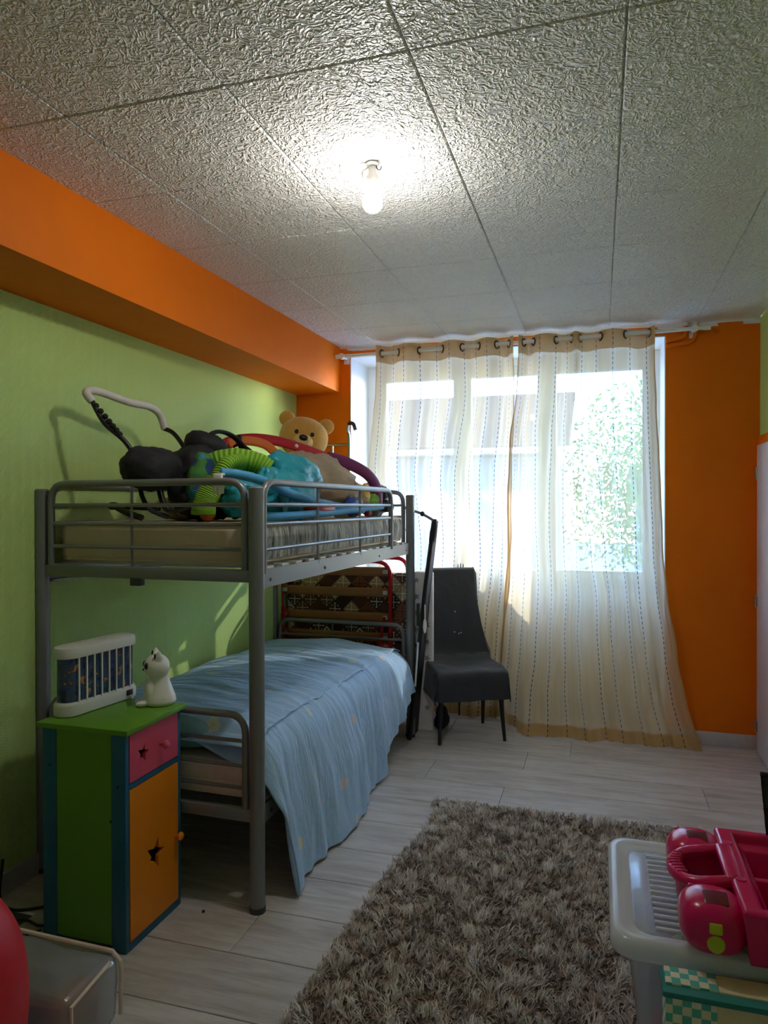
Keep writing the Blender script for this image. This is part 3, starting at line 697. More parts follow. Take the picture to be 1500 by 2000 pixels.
# aquarium style lamp standing on the cabinet
def fish_lamp():
    c = Vector((-1.722, 2.135, ZT)); t = thing('aquarium_lamp', 'pale grey novelty lamp with barred undersea print on the green cabinet top', 'lamp', tuple(c), 0)
    th = math.radians(82.5)
    def stad(hl, r, n=10):
        o = [(hl-r+r*math.cos(a), r*math.sin(a)) for a in np.linspace(-PI/2, PI/2, n)]+[(-hl+r+r*math.cos(a), r*math.sin(a)) for a in np.linspace(PI/2, 3*PI/2, n)]
        return o
    def lv(hl, r, levels):
        V, F = [], []; n = 20
        for z, d in levels: V += [(x, y, z) for x, y in stad(hl-d, r-d)]
        for i in range(len(levels)-1):
            for k in range(n): F.append((i*n+k, i*n+(k+1) % n, (i+1)*n+(k+1) % n, (i+1)*n+k))
        F.append(tuple(range(n-1, -1, -1))); F.append(tuple((len(levels)-1)*n+k for k in range(n)))
        return xf((V, F), (0, 0, 0), (0, 0, th))
    hl, r = .172, .048
    P = lambda name, vf, m, **k: part(t, name, vf, M[m], 40, world=False, **k)
    P('base', lv(hl, r, [(0, .006), (.004, .001), (.036, 0), (.044, .004), (.048, .008)]), 'grey_plastic')
    P('cap', lv(hl, r, [(.196, .006), (.198, .001), (.222, 0), (.232, .004), (.236, .014)]), 'grey_plastic')
    P('screen', lv(hl-.012, r-.012, [(.046, 0), (.198, 0)]), 'lamp_print', label='dark blue undersea print')
    P('sleeve', lv(hl-.004, r-.004, [(.046, 0), (.198, 0)]), 'clearbag') if False else None
    for k in range(8):
        x = -.118+k*.0335
        P('bar', xf(box(x-.0022, x+.0022, -r+.001, -r+.006, .046, .198), (0, 0, 0), (0, 0, th)), 'white_plastic')
    P('switch', xf(box(.095, .125, -r-.003, -r+.003, .016, .036, .002), (0, 0, 0), (0, 0, th)), 'black')
    P('dial', xf(lathe([(.007, 0), (.007, .01), (.005, .012)], 12), tuple(Matrix.Rotation(th, 3, 'Z') @ Vector((.112, -r-.001, .008))), (PI/2, 0, th)), 'white_plastic')
fish_lamp()
# white cat night light
def cat_light():
    c = (-1.525, 2.215, ZT); t = thing('cat_night_light', 'white plastic cat shaped night light sitting on the cabinet corner', 'night light', c, math.radians(-138))
    # local: the cat looks along +x ... facing direction
    body = cat(lathe([(.001, 0), (.052, .001), (.058, .012), (.055, .03), (.045, .055), (.036, .08), (.031, .1), (.03, .115), (.001, .13)], 24, (-.008, 0, 0)),
               lump((.002, 0, .136), (.046, .05, .044), 0, 1, 0, 2, (24, 16)), lump((.055, .019, .011), (.024, .014, .0115), 0, 1, 0, 2, (14, 10)), lump((.055, -.019, .011), (.024, .014, .0115), 0, 1, 0, 2, (14, 10)),
               lump((.03, .022, .05), (.016, .014, .042), 0, 1, 0, 2, (14, 10)), lump((.03, -.022, .05), (.016, .014, .042), 0, 1, 0, 2, (14, 10)),
               xf(lathe([(.018, -.012), (.013, .012), (.002, .032)], 12), (0, .03, .168), (-.35, 0, 0)), xf(lathe([(.018, -.012), (.013, .012), (.002, .032)], 12), (0, -.03, .168), (.35, 0, 0)),
               tube(smooth_path([(-.05, -.02, .012), (-.055, -.05, .012), (-.02, -.062, .012), (.01, -.056, .012)], 5), .010, 10))
    o = part(t, 'body', body, M['white_plastic'], True, world=False)
    rm = o.modifiers.new('rm', 'REMESH'); rm.mode = 'VOXEL'; rm.voxel_size = .0028; rm.use_smooth_shade = True
    sm = o.modifiers.new('sm', 'SMOOTH'); sm.iterations = 6
    for s in (1, -1):
        part(t, 'eye', lump((.040, s*.022, .143), (.008, .0095, .0125), 0, 1, 0, 2, (14, 10)), M['black'], True, world=False)
        part(t, 'inner_ear', lump((.0125, s*.033, .177), (.004, .008, .012), 0, 1, 0, 2, (12, 8), (s*-.35, 0, 0)), M['black'], True, world=False)
    part(t, 'nose', lump((.048, 0, .128), (.004, .006, .004), 0, 1, 0, 2, (12, 8)), M['black'], True, world=False)
cat_light()

# ------------------------------------------------------------------ CHAIR under a dark cover
def chair():
    o = Vector((-.735, 4.265, 0)); fx = Vector((.892, .452, 0)).normalized(); bk = Vector((-fx.y, fx.x, 0))
    def W(a, b, z): return tuple(o+fx*a+bk*b+Vector((0, 0, z)))
    t = thing('dining_chair', 'dining chair under a charcoal fabric cover beside the curtain', 'chair', tuple(o), 0)
    for a, b, a2, b2 in ((-.205, .0, -.185, .03), (.205, .0, .185, .03), (-.185, .37, -.175, .33), (.185, .37, .175, .33)):
        part(t, 'leg', tube([W(a, b, 0), W((a+a2)/2, (b+b2)/2, .15), W(a2, b2, .36)], [.010, .013, .018], 12), M['black'])
    part(t, 'seat', box(0, 0, 0, 0, 0, 0) if False else ([W(*p) for p in box(-.20, .20, -.0, .38, .33, .415, .03, 3)[0]], box(-.20, .20, -.0, .38, .33, .415, .03, 3)[1]), M['black'])
    bb = box(-.17, .17, -.02, .02, 0, .60, .018, 3)
    part(t, 'backrest', ([W(p[0], .385+p[1]+p[2]*.13, .40+p[2]) for p in bb[0]], bb[1]), M['black'])
    # cover: one draped sheet from the top of the back, over the seat, to the skirt
    prof = [(.50, .90), (.485, 1.0), (.468, 1.022), (.445, 1.016), (.432, .98), (.40, .80), (.372, .62), (.352, .50), (.33, .462), (.28, .448), (.15, .446), (.04, .444), (-.005, .436), (-.03, .40), (-.036, .33), (-.034, .262)]
    pp = smooth_path([(p[0], p[1], 0) for p in prof], 5); n = len(pp); nu = 61
    def f(u, v):
        i = v*(n-1); k = min(int(i), n-2); q = pp[k].lerp(pp[k+1], i-k); b, z = q.x, q.y
        a = (u-.5)*2; onback = z > .47 and b > .30
        if onback:
            k_ = max(0, min(1, (1.0-z)/.53)); half = .150+.072*k_*k_; hang = max(0, abs(a)-.74)/.26
            x = math.copysign(min(abs(a)/.74, 1)*half+hang*(.012+.02*k_), a); bb_ = b+hang*.085; zz = z-hang*.012*(1-k_)
            if b > .46: bb_ = b; zz = z-hang*.03
            bb_ += .004*noise.noise(Vector((x*5, z*5, 1)))*k_+.006*math.sin(x*40)*k_*k_
        else:
            flat = max(0, min(1, (z-.40)/.05)) if b > -.03 else 0
            half = .222 if b < .2 else .222-.01*(b-.2)
            hang = max(0, abs(a)-.72)/.28
            if b > -.02:
                x = math.copysign(min(abs(a)/.72, 1)*half+hang*.018, a); zz = z-hang*.185-(0.02 if hang > 0 else 0)*0; bb_ = b
            else:
                x = math.copysign(min(abs(a)/.72, 1)*half+hang*.0, a); zz = z; bb_ = b+hang*.09
                x += math.copysign(hang*.012, a)
            zz += .006*noise.noise(Vector((x*8, b*8, 3)))-.016*math.exp(-((x/.12)**2+((b-.18)/.12)**2))
            bb_ += .008*noise.noise(Vector((x*12, z*10, 5)))
        return W(x, bb_, zz)
    g = grid(f, nu, 110); o_ = part(t, 'cover', g, M['chair_cloth'], True, label='charcoal loose cover')
    md = o_.modifiers.new('s', 'SOLIDIFY'); md.thickness = .006; md.offset = 1
    for (a, z) in ((.0, .74), (.02, .60), (-.01, .61), (.035, .605)):
        part(t, 'lint', lump(W(a, .373+(z-.62)*.16-.012, z), (.004, .004, .005), 0, 1, 0, 2, (8, 6)), M['grey_plastic'], True)
chair()

# ------------------------------------------------------------------ CURTAINS, ROD, RADIATOR
ry = 4.53
rod = thing('curtain_rod', 'white curtain rod with end brackets above the window', 'curtain rod', (-.54, ry, 2.47))
rz = lambda x: 2.449+.0115*(x+1.4)
part(rod, 'rod', tube([(-1.69, ry, rz(-1.69)), (.615, ry, rz(.615))], .0115, 12), M['white_metal'])
for x in (-1.665, .535):
    part(rod, 'bracket', cat(tube([(x, ry, rz(x)), (x, YB, rz(x))], .009, 10), tube([(x, ry-.016, rz(x)), (x, ry+.016, rz(x))], .02, 14), box(x-.02, x+.02, YB-.008, YB, rz(x)-.035, rz(x)+.035, .003)), M['white_metal'])
for x in (-1.69, .60): part(rod, 'end_cap', tube([(x-.02, ry, rz(x)), (x+.02, ry, rz(x))], .0145, 14), M['white_metal'])
def curtain(name, label, xs, edgeL, edgeR, seed, ztop=2.497):
    """xs: rod positions of the grommets; edgeL / edgeR: x of both side edges by height"""
    n = len(xs); nu, nv = 300, 110; t = thing(name, label, 'curtain', ((xs[0]+xs[-1])/2, ry, 0))
    def edge(E, z):
        for (za, xa), (zb, xb) in zip(E, E[1:]):
            if za >= z >= zb: k = (za-z)/(za-zb); k = k; return xa+(xb-xa)*k
        return E[-1][1]
    e0, e1 = xs[0]-(.03), xs[-1]+.03
    ks = [-.45]+list(range(n))+[n-1+.45]; kx = [e0]+list(xs)+[e1]
    def top(k): return float(np.interp(k, ks, kx))
    V = np.zeros((nv, nu, 3)); UV = np.zeros((nv, nu, 2))
    ucloth = np.concatenate([[0], np.cumsum([.0048]*(nu-1))])
    for j in range(nv):
        v = j/(nv-1); z = ztop*(1-v)+.006*v
        low = max(0, min(1, (2.3-z)/1.6)); low = low*low*(3-2*low)
        xl, xr = edge(edgeL, z), edge(edgeR, z)
        for i in range(nu):
            k = -.45+(n-1+.9)*i/(nu-1)
            u = i/(nu-1); xt = top(k); xb = xl+(xr-xl)*u+.0
            kk = min(1, max(0, (2.42-z)/.5)); x = xt*(1-kk)+((xt-e0)/(e1-e0)*(xr-xl)+xl)*kk*(1-low)+xb*kk*low
            ph = math.sin(PI*k)
            A = .04*(1-.35*low); y = ry+A*ph*(1-.25*low)
            nn = noise.noise(Vector((u*13+seed, z*.55, seed))); n2 = noise.noise(Vector((u*34, z*1.3, seed+3))); n3 = noise.noise(Vector((u*20, z*7, seed+8)))
            y += (nn*.055*low+n2*.022*min(1, kk)+n3*.007*kk); x += nn*.022*low+n2*.008*kk
            x += .012*kk*noise.noise(Vector((z*4, u*2, seed+5)))*(1 if u in (0, 1) else .7)
            # pushed back into the recess behind the chair
            if z < 1.75:
                q = min(1, (1.75-z)/.65); q = q*q*(3-2*q); y += .27*q*max(0, min(1, (-.46-x)/.20))
            # kicks out a little where it reaches the floor
            if z < .14:
                q = (1-z/.14); y -= .035*q*q*max(0, 1+1.2*nn)*max(0, min(1, (x+.55)/.1)); y += .012*q*n2
            V[j, i] = (x, min(y, 4.895), max(.004, z+(.012*nn if z < .1 else 0)))
            UV[j, i] = (ucloth[i], z)
    vf = ([tuple(p) for p in V.reshape(-1, 3)], [(j*nu+i, j*nu+i+1, (j+1)*nu+i+1, (j+1)*nu+i) for j in range(nv-1) for i in range(nu-1)])
    part(t, 'cloth', vf, M['curtain'], True, uvs=UV.reshape(-1, 2))
    # header band: a second layer, a hair in front
    hj = 6
    Vh = V[:hj].copy(); Vh[:, :, 1] -= .0025; Vh[hj-1, :, 2] += .004*np.sin(np.linspace(0, 40, nu))
    vfh = ([tuple(p) for p in Vh.reshape(-1, 3)], [(j*nu+i, j*nu+i+1, (j+1)*nu+i+1, (j+1)*nu+i) for j in range(hj-1) for i in range(nu-1)])
    part(t, 'header_band', vfh, M['curtain_hem'], True, uvs=UV[:hj].reshape(-1, 2), label='darker doubled header band')
    Vb = V[-4:].copy(); Vb[:, :, 1] -= .0025
    vfb = ([tuple(p) for p in Vb.reshape(-1, 3)], [(j*nu+i, j*nu+i+1, (j+1)*nu+i+1, (j+1)*nu+i) for j in range(3) for i in range(nu-1)])
    part(t, 'hem', vfb, M['curtain_hem'], True, uvs=UV[-4:].reshape(-1, 2), label='doubled bottom hem')
    # side hems: narrow doubled strips
    for a, b in ((0, 5), (nu-5, nu)):
        Vs = V[hj:, a:b].copy(); Vs[:, :, 1] -= .002; m = b-a
        vfs = ([tuple(p) for p in Vs.reshape(-1, 3)], [(j*m+i, j*m+i+1, (j+1)*m+i+1, (j+1)*m+i) for j in range(nv-hj-1) for i in range(m-1)])
        part(t, 'side_hem', vfs, M['curtain_hem'], True, uvs=UV[hj:, a:b].reshape(-1, 2))
    for k, x in enumerate(xs):
        s = 1 if k % 2 == 0 else -1   # cloth heads behind the rod after an even grommet
        d = .55*s
        pts = [(x+.021*math.cos(a)*math.sin(d)*1.0, ry+.021*math.cos(a)*math.cos(d), rz(x)-.002+.023*math.sin(a)) for a in np.linspace(0, 2*PI, 20, endpoint=False)]
        pts = [(x+math.cos(a)*.0215*math.cos(1.05)*(1), ry+math.cos(a)*.0215*math.sin(1.05)*s, rz(x)-.003+.0235*math.sin(a)) for a in np.linspace(0, 2*PI, 20, endpoint=False)]
        part(t, 'grommet', tube(pts, .0048, 8, True), M['bronze'])
curtain('sheer_curtain', 'left sheer beige curtain with rows of dashed stitching on ring grommets', [-1.383, -1.270, -1.124, -.974, -.843, -.737, -.623, -.545],
        [(2.6, -1.412), (2.417, -1.405), (2.08, -1.43), (1.634, -1.471), (1.39, -1.486), (.6, -1.46), (-.1, -1.44)],
        [(2.6, -.50), (2.2, -.495), (1.6, -.53), (1.0, -.555), (.4, -.615), (-.1, -.67)], 11)
curtain('sheer_curtain', 'right sheer beige curtain flaring out over the floor at its lower right corner', [-.454, -.394, -.257, -.162, -.114, .006, .151, .284],
        [(2.6, -.49), (2.36, -.495), (2.04, -.518), (1.557, -.56), (1.07, -.576), (.745, -.608), (.418, -.641), (.087, -.69), (-.1, -.71)],
        [(2.6, .313), (2.31, .313), (2.0, .324), (1.548, .348), (1.09, .368), (.788, .405), (.486, .445), (.247, .495), (.06, .56), (-.1, .60)], 29)
rad = thing('radiator', 'white panel radiator below the window behind the curtains', 'radiator', (-.34, 4.93, .14))
part(rad, 'panel', box(-1.0, .31, 4.915, 4.955, .15, .70, .006), M['white_metal'])
for k in range(20): 
    x = -.97+k*.066; part(rad, 'rib', box(x-.012, x+.012, 4.908, 4.917, .18, .67, .003), M['white_metal'])
part(rad, 'wall_mount', cat(box(-.8, -.76, 4.953, 5.02, .3, .6), box(.06, .10, 4.953, 5.02, .3, .6)), M['white_metal'])
part(rad, 'valve', cat(tube([(.33, 4.935, .2), (.33, 4.935, 0)], .009, 8), tube([(.30, 4.935, .2), (.355, 4.935, .2)], .018, 10)), M['white_metal'])
pp_ = thing('heating_pipe', 'orange painted heating pipes bending along the top of the right orange wall', 'pipe', (.5, 4.61, 2.4))
part(pp_, 'pipe', tube(rounded([(RX1-.0, 4.612, 2.395), (.548, 4.612, 2.410), (.548, 4.612, ZC)], .05), .0115, 10), M['orange'])
part(pp_, 'pipe', tube(rounded([(RX1-.0, 4.612, 2.425), (.497, 4.612, 2.44), (.497, 4.612, ZC)], .05), .0115, 10), M['orange'])
for x in (.497, .548): part(pp_, 'collar', lathe([(.018, 0), (.018, .02)], 14, (x, 4.61, ZC-.022)), M['grey_plastic'])

# ------------------------------------------------------------------ CEILING BULB
def bulb():
    x, y = -.695, 2.176; t = thing('ceiling_bulb', 'lit bare light bulb in a white socket on the ceiling', 'lamp', (x, y, ZC))
    P = lambda n, vf, m, **k: part(t, n, vf, M[m], 50, **k)
    P('ceiling_plug', lathe([(.020, 0), (.022, -.004), (.014, -.012)], 16, (x, y, ZC-.002)), 'white_plastic')
    P('socket', lathe([(.013, 0), (.013, -.022), (.020, -.036), (.021, -.060), (.017, -.064)], 20, (x, y, ZC-.010)), 'white_plastic')
    P('cable', tube(smooth_path([(x-.012, y, ZC-.012), (x-.030, y-.01, ZC-.03), (x-.026, y-.012, ZC-.058), (x-.012, y-.008, ZC-.06)], 5), .003, 6), 'white_plastic')
    P('hook', tube(smooth_path([(x+.012, y, ZC-.006), (x+.016, y, ZC-.022), (x+.026, y, ZC-.026), (x+.030, y, ZC-.016)], 5), .0018, 6), 'dark_steel')
    P('bulb_neck', lathe([(.012, -.064), (.014, -.074), (.020, -.086), (.028, -.102), (.026, -.1025)], 24, (x, y, ZC-.004)), 'bulb_neck')
    P('bulb', lathe([(.020, -.100), (.0275, -.1022), (.0305, -.108), (.0325, -.119), (.031, -.134), (.024, -.146), (.012, -.153), (.001, -.155)], 24, (x, y, ZC-.004)), 'bulb')
bulb()

# ------------------------------------------------------------------ BETWEEN BED AND WINDOW WALL
def guest_bed():
    y = 4.40; t = thing('folding_guest_bed', 'red tubular folding guest bed standing folded upright behind the bunk bed', 'folding bed', (-1.68, 4.45, 0))
    x0, x1 = -2.055, -1.290
    part(t, 'frame', tube(rounded([(x0, y, .0), (x0, y, 1.075), (x1, y, 1.075), (x1, y, .0)], .10), .0135, 12), M['red_metal'])
    part(t, 'frame', tube(rounded([(x0+.07, y+.155, .06), (x0+.07, y+.155, 1.09), (x1+.075, y+.155, 1.09), (x1+.075, y+.155, .06)], .09), .0135, 12), M['red_metal'])
    part(t, 'cross_tube', tube([(x0, y, .515), (x1, y, .515)], .012, 10), M['red_metal'])
    part(t, 'folding_leg', tube(smooth_path([(x1-.035, y-.02, .72), (x1-.055, y-.025, .6), (x1-.075, y-.03, .5), (x1-.11, y-.03, .32)], 5), .0105, 10), M['red_metal'])
    part(t, 'folding_leg', tube(smooth_path([(x0+.035, y-.02, .76), (x0+.02, y-.025, .6), (x0+.03, y-.03, .4)], 5), .0105, 10), M['red_metal'])
    for z in (.18, .32, .585, .715, .875, 1.01):
        s = part(t, 'slat', grid(lambda u, v: (x0+.012+(x1-x0-.024)*u, y-.004-.016*math.sin(PI*u), z-.029+.058*v), 14, 4), M['wood_slat'], True)
        md = s.modifiers.new('s', 'SOLIDIFY'); md.thickness = .009
        for xx in (x0+.03, x1-.03): part(s, 'slat_holder', box(xx-.016, xx+.016, y-.022, y-.008, z-.013, z+.013, .004), M['grey_plastic'], root=t)
    for a, b in ((.028, .076), (.078, .126)):
        pass
    m = part(t, 'mattress', box(-2.03, -1.165, y+.022, y+.075, .06, 1.0, .018, 3), M['patchwork'], label='patchwork tile printed mattress')
    part(t, 'mattress', box(-2.03, -1.165, y+.08, y+.135, .06, .995, .018, 3), M['patchwork'], label='second patchwork mattress half')
guest_bed()
def star_panel():
    t = thing('star_mattress', 'pale folded cot mattress with grey stars standing right of the patchwork mattress', 'mattress', (-1.06, 4.43, 0))
    part(t, 'panel', box(-1.153, -1.012, 4.41, 4.45, 0.0, 1.015, .012, 3), M['star_white'])
    for c, x in enumerate((-1.118, -1.050)):
        for k in range(9):
            z = .12+k*.105+(.03 if c % 2 else 0)
            if z < .98: part(t, 'printed_star', prism(star(x, z, .026 if k % 2 else .022, .15*k), 4.4085, 4.4105, 'xz'), M['star_grey'], False)
star_panel()
def cot():
    t = thing('folded_travel_cot', 'dark navy folded travel cot leaning between the bed post and the covered chair', 'travel cot', (-1.09, 4.40, 0))
    # leaning panel: thin, seen nearly edge-on
    prof = [(-1.120, .0), (-1.095, .30), (-1.062, .62), (-1.030, .95), (-.998, 1.22), (-.985, 1.34)]
    V, F = [], []
    for x, z in prof:
        k = z/1.34; ya, yb = 4.22+.09*k, 4.40+.0*k
        V += [(x-.012, ya, z), (x+.012, ya, z), (x+.012, yb, z), (x-.012, yb, z)]
    for i in range(len(prof)-1):
        for k in range(4): F.append((i*4+k, i*4+(k+1) % 4, i*4+4+(k+1) % 4, i*4+4+k))
    F.append((3, 2, 1, 0)); F.append(tuple(len(V)-4+k for k in range(4)))
    part(t, 'panel', (V, F), M['navy'])
    part(t, 'side_tube', tube([(x+.006, 4.215+.09*z/1.34, z) for x, z in prof], .012, 10), M['black'])
    part(t, 'top_pad', lump((-.985, 4.31, 1.27), (.022, .03, .085), .1, 4, 3, 2.4, (16, 12), (0, .16, 0)), M['navy'], True)
    part(t, 'strap', box(-1.068, -1.048, 4.205, 4.23, .70, .84, .004), M['black'])
    part(t, 'folding_bar', tube([(-1.17, 4.30, 1.425), (-1.055, 4.31, 1.385), (-.985, 4.31, 1.345)], .0085, 10), M['steel'])
    part(t, 'joint_knob', lump((-1.055, 4.309, 1.385), (.016, .016, .016), 0, 1, 0, 2, (12, 8)), M['black'], True)
    part(t, 'white_tag', lump((-1.022, 4.235, .70), (.012, .004, .045), .1, 4, 2, 2, (14, 10)), M['white_plastic'], True, label='white plastic tag')
    part(t, 'white_tag', box(-1.024, -1.018, 4.232, 4.238, .72, .83), M['white_plastic'], label='white ribbon')
    part(t, 'painted_glint', tube([(-1.078, 4.215, .33), (-1.060, 4.215, .60)], .006, 6), M['white_plastic'], label='white strip standing in for a glint')  # highlight on the cot edge, modelled as a thin white strip
cot()
def ladder():
    y = 4.585; t = thing('bunk_ladder', 'grey metal bunk ladder with hooked end leaning behind the bed against the window wall', 'ladder', (-1.75, y, 0))
    for x in (-1.635, -1.99):
        part(t, 'stile', tube(smooth_path([(x, y, 0), (x, y, 1.3), (x, y, 1.86), (x-.004, y-.02, 1.95), (x+.02, y-.045, 2.0), (x+.05, y-.06, 1.985), (x+.064, y-.062, 1.955)], 6), .0105, 10), M['chrome'])
        part(t, 'hook_sleeve', tube(smooth_path([(x+.012, y-.038, 1.993), (x+.05, y-.06, 1.988), (x+.068, y-.063, 1.945)], 6), .013, 10), M['dark_steel'], label='dark rubber hook sleeve')
    for z in (.35, .65, .95, 1.25, 1.55, 1.855): part(t, 'rung', tube([(-1.99, y, z), (-1.635, y, z)], .009, 10), M['chrome'])
    part(t, 'centre_rod', tube([(-1.755, y, 1.55), (-1.755, y, 1.855)], .007, 8), M['chrome'])
ladder()
cl = thing('comb', 'small dark comb standing behind the top of the covered chair', 'comb', (-.93, 4.80, .95))
part(cl, 'spine', box(-.955, -.885, 4.795, 4.81, .945, 1.0, .004), M['black'])
for k in range(4): part(cl, 'tooth', tube([(-.945+k*.018, 4.80, .98), (-.943+k*.018, 4.80, 1.045-.006*(k % 2))], [.006, .003], 8), M['black'])
part(cl, 'stem', tube([(-.92, 4.81, 0.0), (-.92, 4.805, .96)], .006, 8), M['black'])
sh = solo('shoe', cat(lump((-.975, 4.50, .05), (.045, .10, .045), .1, 5, 3, 2.5, (20, 12)), lump((-.985, 4.545, .085), (.038, .045, .05), .1, 5, 5, 2.2, (16, 10))), M['black_cloth'], 'small black shoe on the floor under the chair', 'shoe', True)

# ------------------------------------------------------------------ ON THE UPPER BUNK
ZM = 1.374
def stroller():
    t = thing('toy_stroller', 'folded black doll stroller with white foam handle lying on the upper bunk', 'stroller', (-1.75, 2.6, ZM))
    P = lambda n, vf, m, **k: part(t, n, vf, M[m], True, **k)
    a, b = (-1.905, 2.345, 1.845), (-1.885, 2.80, 1.785)
    P('handle', tube(smooth_path([a, (-1.925, 2.335, 1.880), (-1.925, 2.40, 1.895), (-1.895, 2.56, 1.872), (-1.895, 2.70, 1.872), (-1.89, 2.77, 1.845), b], 7), .0165, 12), 'foam', label='white foam handle')
    P('arm', tube(smooth_path([a, (-1.86, 2.36, 1.76), (-1.79, 2.39, 1.69), (-1.74, 2.42, 1.60)], 6), .010, 10), 'black')
    P('arm', tube(smooth_path([b, (-1.83, 2.79, 1.76), (-1.77, 2.78, 1.69), (-1.72, 2.76, 1.58)], 6), .010, 10), 'black')
    for k in range(7):
        q = Vector(a).lerp(Vector((-1.79, 2.39, 1.69)), (k+1)/9); P('wrap', lump(tuple(q+Vector((.012*math.sin(PI*k/8), 0, -.01*math.sin(PI*k/8)))), (.0125, .0125, .012), .1, 4, k, 2, (10, 8)), 'black_cloth')
    P('seat_pad', lump((-1.70, 2.44, 1.585), (.105, .16, .082), .09, 6, 3, 2.6, (40, 26), (.1, .25, .3)), 'black_cloth')
    P('seat_pad', lump((-1.67, 2.71, 1.60), (.12, .17, .10), .10, 6, 8, 2.4, (40, 26), (.15, -.3, .2)), 'black_cloth')
    P('hood', lump((-1.66, 2.79, 1.685), (.10, .14, .062), .08, 5, 5, 2.4, (36, 22), (-.2, .35, .3)), 'black_cloth')
    P('hood_bow', tube(smooth_path([(-1.62, 2.66, 1.66), (-1.60, 2.74, 1.752), (-1.57, 2.86, 1.745), (-1.54, 2.96, 1.66), (-1.53, 2.99, 1.58)], 8), .018, 10, flat=.5), 'black_cloth')
    P('strap', tube(smooth_path([(-1.73, 2.40, 1.56), (-1.70, 2.37, 1.48), (-1.67, 2.385, 1.42), (-1.60, 2.40, 1.39)], 6), .009, 8, flat=.4), 'black_cloth')
    P('strap', tube(smooth_path([(-1.66, 2.44, 1.55), (-1.63, 2.42, 1.46), (-1.58, 2.43, 1.40)], 6), .007, 8, flat=.4), 'black_cloth')
    P('strap', tube(smooth_path([(-1.68, 2.45, 1.50), (-1.61, 2.40, 1.42), (-1.52, 2.42, 1.43), (-1.47, 2.46, 1.50)], 8), .008, 8), 'black')
    P('lower_seat', lump((-1.55, 2.60, 1.48), (.12, .16, .10), .18, 7, 11, 2.5, (36, 22)), 'black_cloth')
    P('folded_leg', tube(smooth_path([(-1.87, 2.43, 1.435), (-1.78, 2.44, 1.43), (-1.68, 2.46, 1.425)], 5), .011, 10), 'black')
    P('folded_leg', tube(smooth_path([(-1.87, 2.43, 1.435), (-1.80, 2.41, 1.41), (-1.72, 2.40, 1.388)], 5), .013, 10), 'black')
    P('wheel_fork', lump((-1.875, 2.43, 1.435), (.022, .012, .016), 0, 1, 0, 3, (14, 10)), 'black')
stroller()
bag_c = solo('beige_cloth', lump((-1.72, 2.72, 1.425), (.13, .16, .05), .2, 6, 21, 2.2, (36, 20)), M['cream_cloth'], 'crumpled beige cloth under the black stroller', 'cloth', True)
def teddy():
    c = Vector((-1.78, 3.90, ZM)); t = thing('teddy_bear', 'honey coloured plush teddy bear propped up at the far end of the upper bunk', 'teddy bear', tuple(c), math.radians(-66)); t.rotation_euler[0] = -.2
    P = lambda n, vf, m, **k: part(t, n, vf, M[m], True, world=False, **k)   # the bear looks along +x
    P('body', lump((0, 0, .19), (.13, .15, .19), .04, 5, 1, 2.1), 'fur')
    P('head', lump((.03, 0, .475), (.125, .145, .122), .025, 4, 2, 2.15), 'fur')
    for s in (1, -1):
        e = P('ear', lump((.0, s*.118, .572), (.026, .048, .046), .03, 4, 3, 2), 'fur')
        P('arm', lump((.07, s*.15, .25), (.055, .05, .12), .04, 4, 4, 2, rot=(0, -.5, s*.2)), 'fur'); P('leg', lump((.16, s*.10, .06), (.12, .06, .06), .04, 4, 5, 2), 'fur')
        P('eye', lump((.150, s*.046, .492), (.008, .012, .013), 0, 1, 0, 2, (14, 10)), 'black')
    P('muzzle', lump((.128, 0, .445), (.055, .062, .046), .02, 4, 6, 2), 'fur_light', label='cream muzzle')
    P('nose', lump((.182, 0, .462), (.016, .026, .018), 0, 1, 0, 2.2, (18, 12)), 'black')
    P('mouth', tube(smooth_path([(.168, -.03, .425), (.176, -.012, .418), (.177, 0, .424), (.176, .012, .418), (.168, .03, .425)], 4), .003, 6), 'black')
teddy()
def ribbon(pts, w, th=.012, up=(0, 0, 1), n=10):
    return tube(smooth_path(pts, n), w, 12, flat=th/w, up=up)
def play_gym():
    t = thing('play_gym_arch', 'padded play gym arches, one red and purple and one orange, on the upper bunk', 'play gym', (-1.5, 3.3, ZM))
    P = lambda n, vf, m, **k: part(t, n, vf, M[m], True, **k)
    upv = (.35, -.9, .2)
    def fl(pts, w, m, name, **k):
        P(name, tube(smooth_path(pts, 10), w, 14, flat=.42, up=upv), m, **k)
    fl([(-1.80, 3.10, 1.70), (-1.745, 3.13, 1.748), (-1.66, 3.22, 1.772), (-1.57, 3.33, 1.765), (-1.47, 3.46, 1.73), (-1.40, 3.58, 1.695)], .028, 'crimson', 'red_arch')
    fl([(-1.40, 3.58, 1.695), (-1.32, 3.68, 1.668), (-1.24, 3.78, 1.61), (-1.20, 3.83, 1.53), (-1.20, 3.84, 1.43)], .034, 'purple', 'purple_arch')
    fl([(-1.71, 3.07, 1.735), (-1.64, 3.12, 1.752), (-1.57, 3.18, 1.735), (-1.525, 3.22, 1.68), (-1.505, 3.24, 1.61)], .024, 'orange_cloth', 'orange_arch')
    P('tip', lump((-1.806, 3.095, 1.735), (.013, .013, .013), 0, 1, 0, 2, (12, 8)), 'black')
    P('tip', lump((-1.80, 3.098, 1.715), (.016, .016, .02), 0, 1, 0, 2, (12, 8)), 'fur_light')
    P('tie', tube([(-1.66, 3.085, 1.775), (-1.655, 3.075, 1.74), (-1.65, 3.085, 1.705)], .012, 8), 'black_cloth')
    P('tie', tube([(-1.69, 3.08, 1.72), (-1.65, 3.07, 1.738), (-1.60, 3.085, 1.70)], .007, 8), 'black_cloth')
    for q in ((-1.70, 3.152, 1.762), (-1.50, 3.395, 1.745)): P('eyelet', lump(q, (.010, .010, .010), 0, 1, 0, 2, (12, 8)), 'white_plastic')
play_gym()
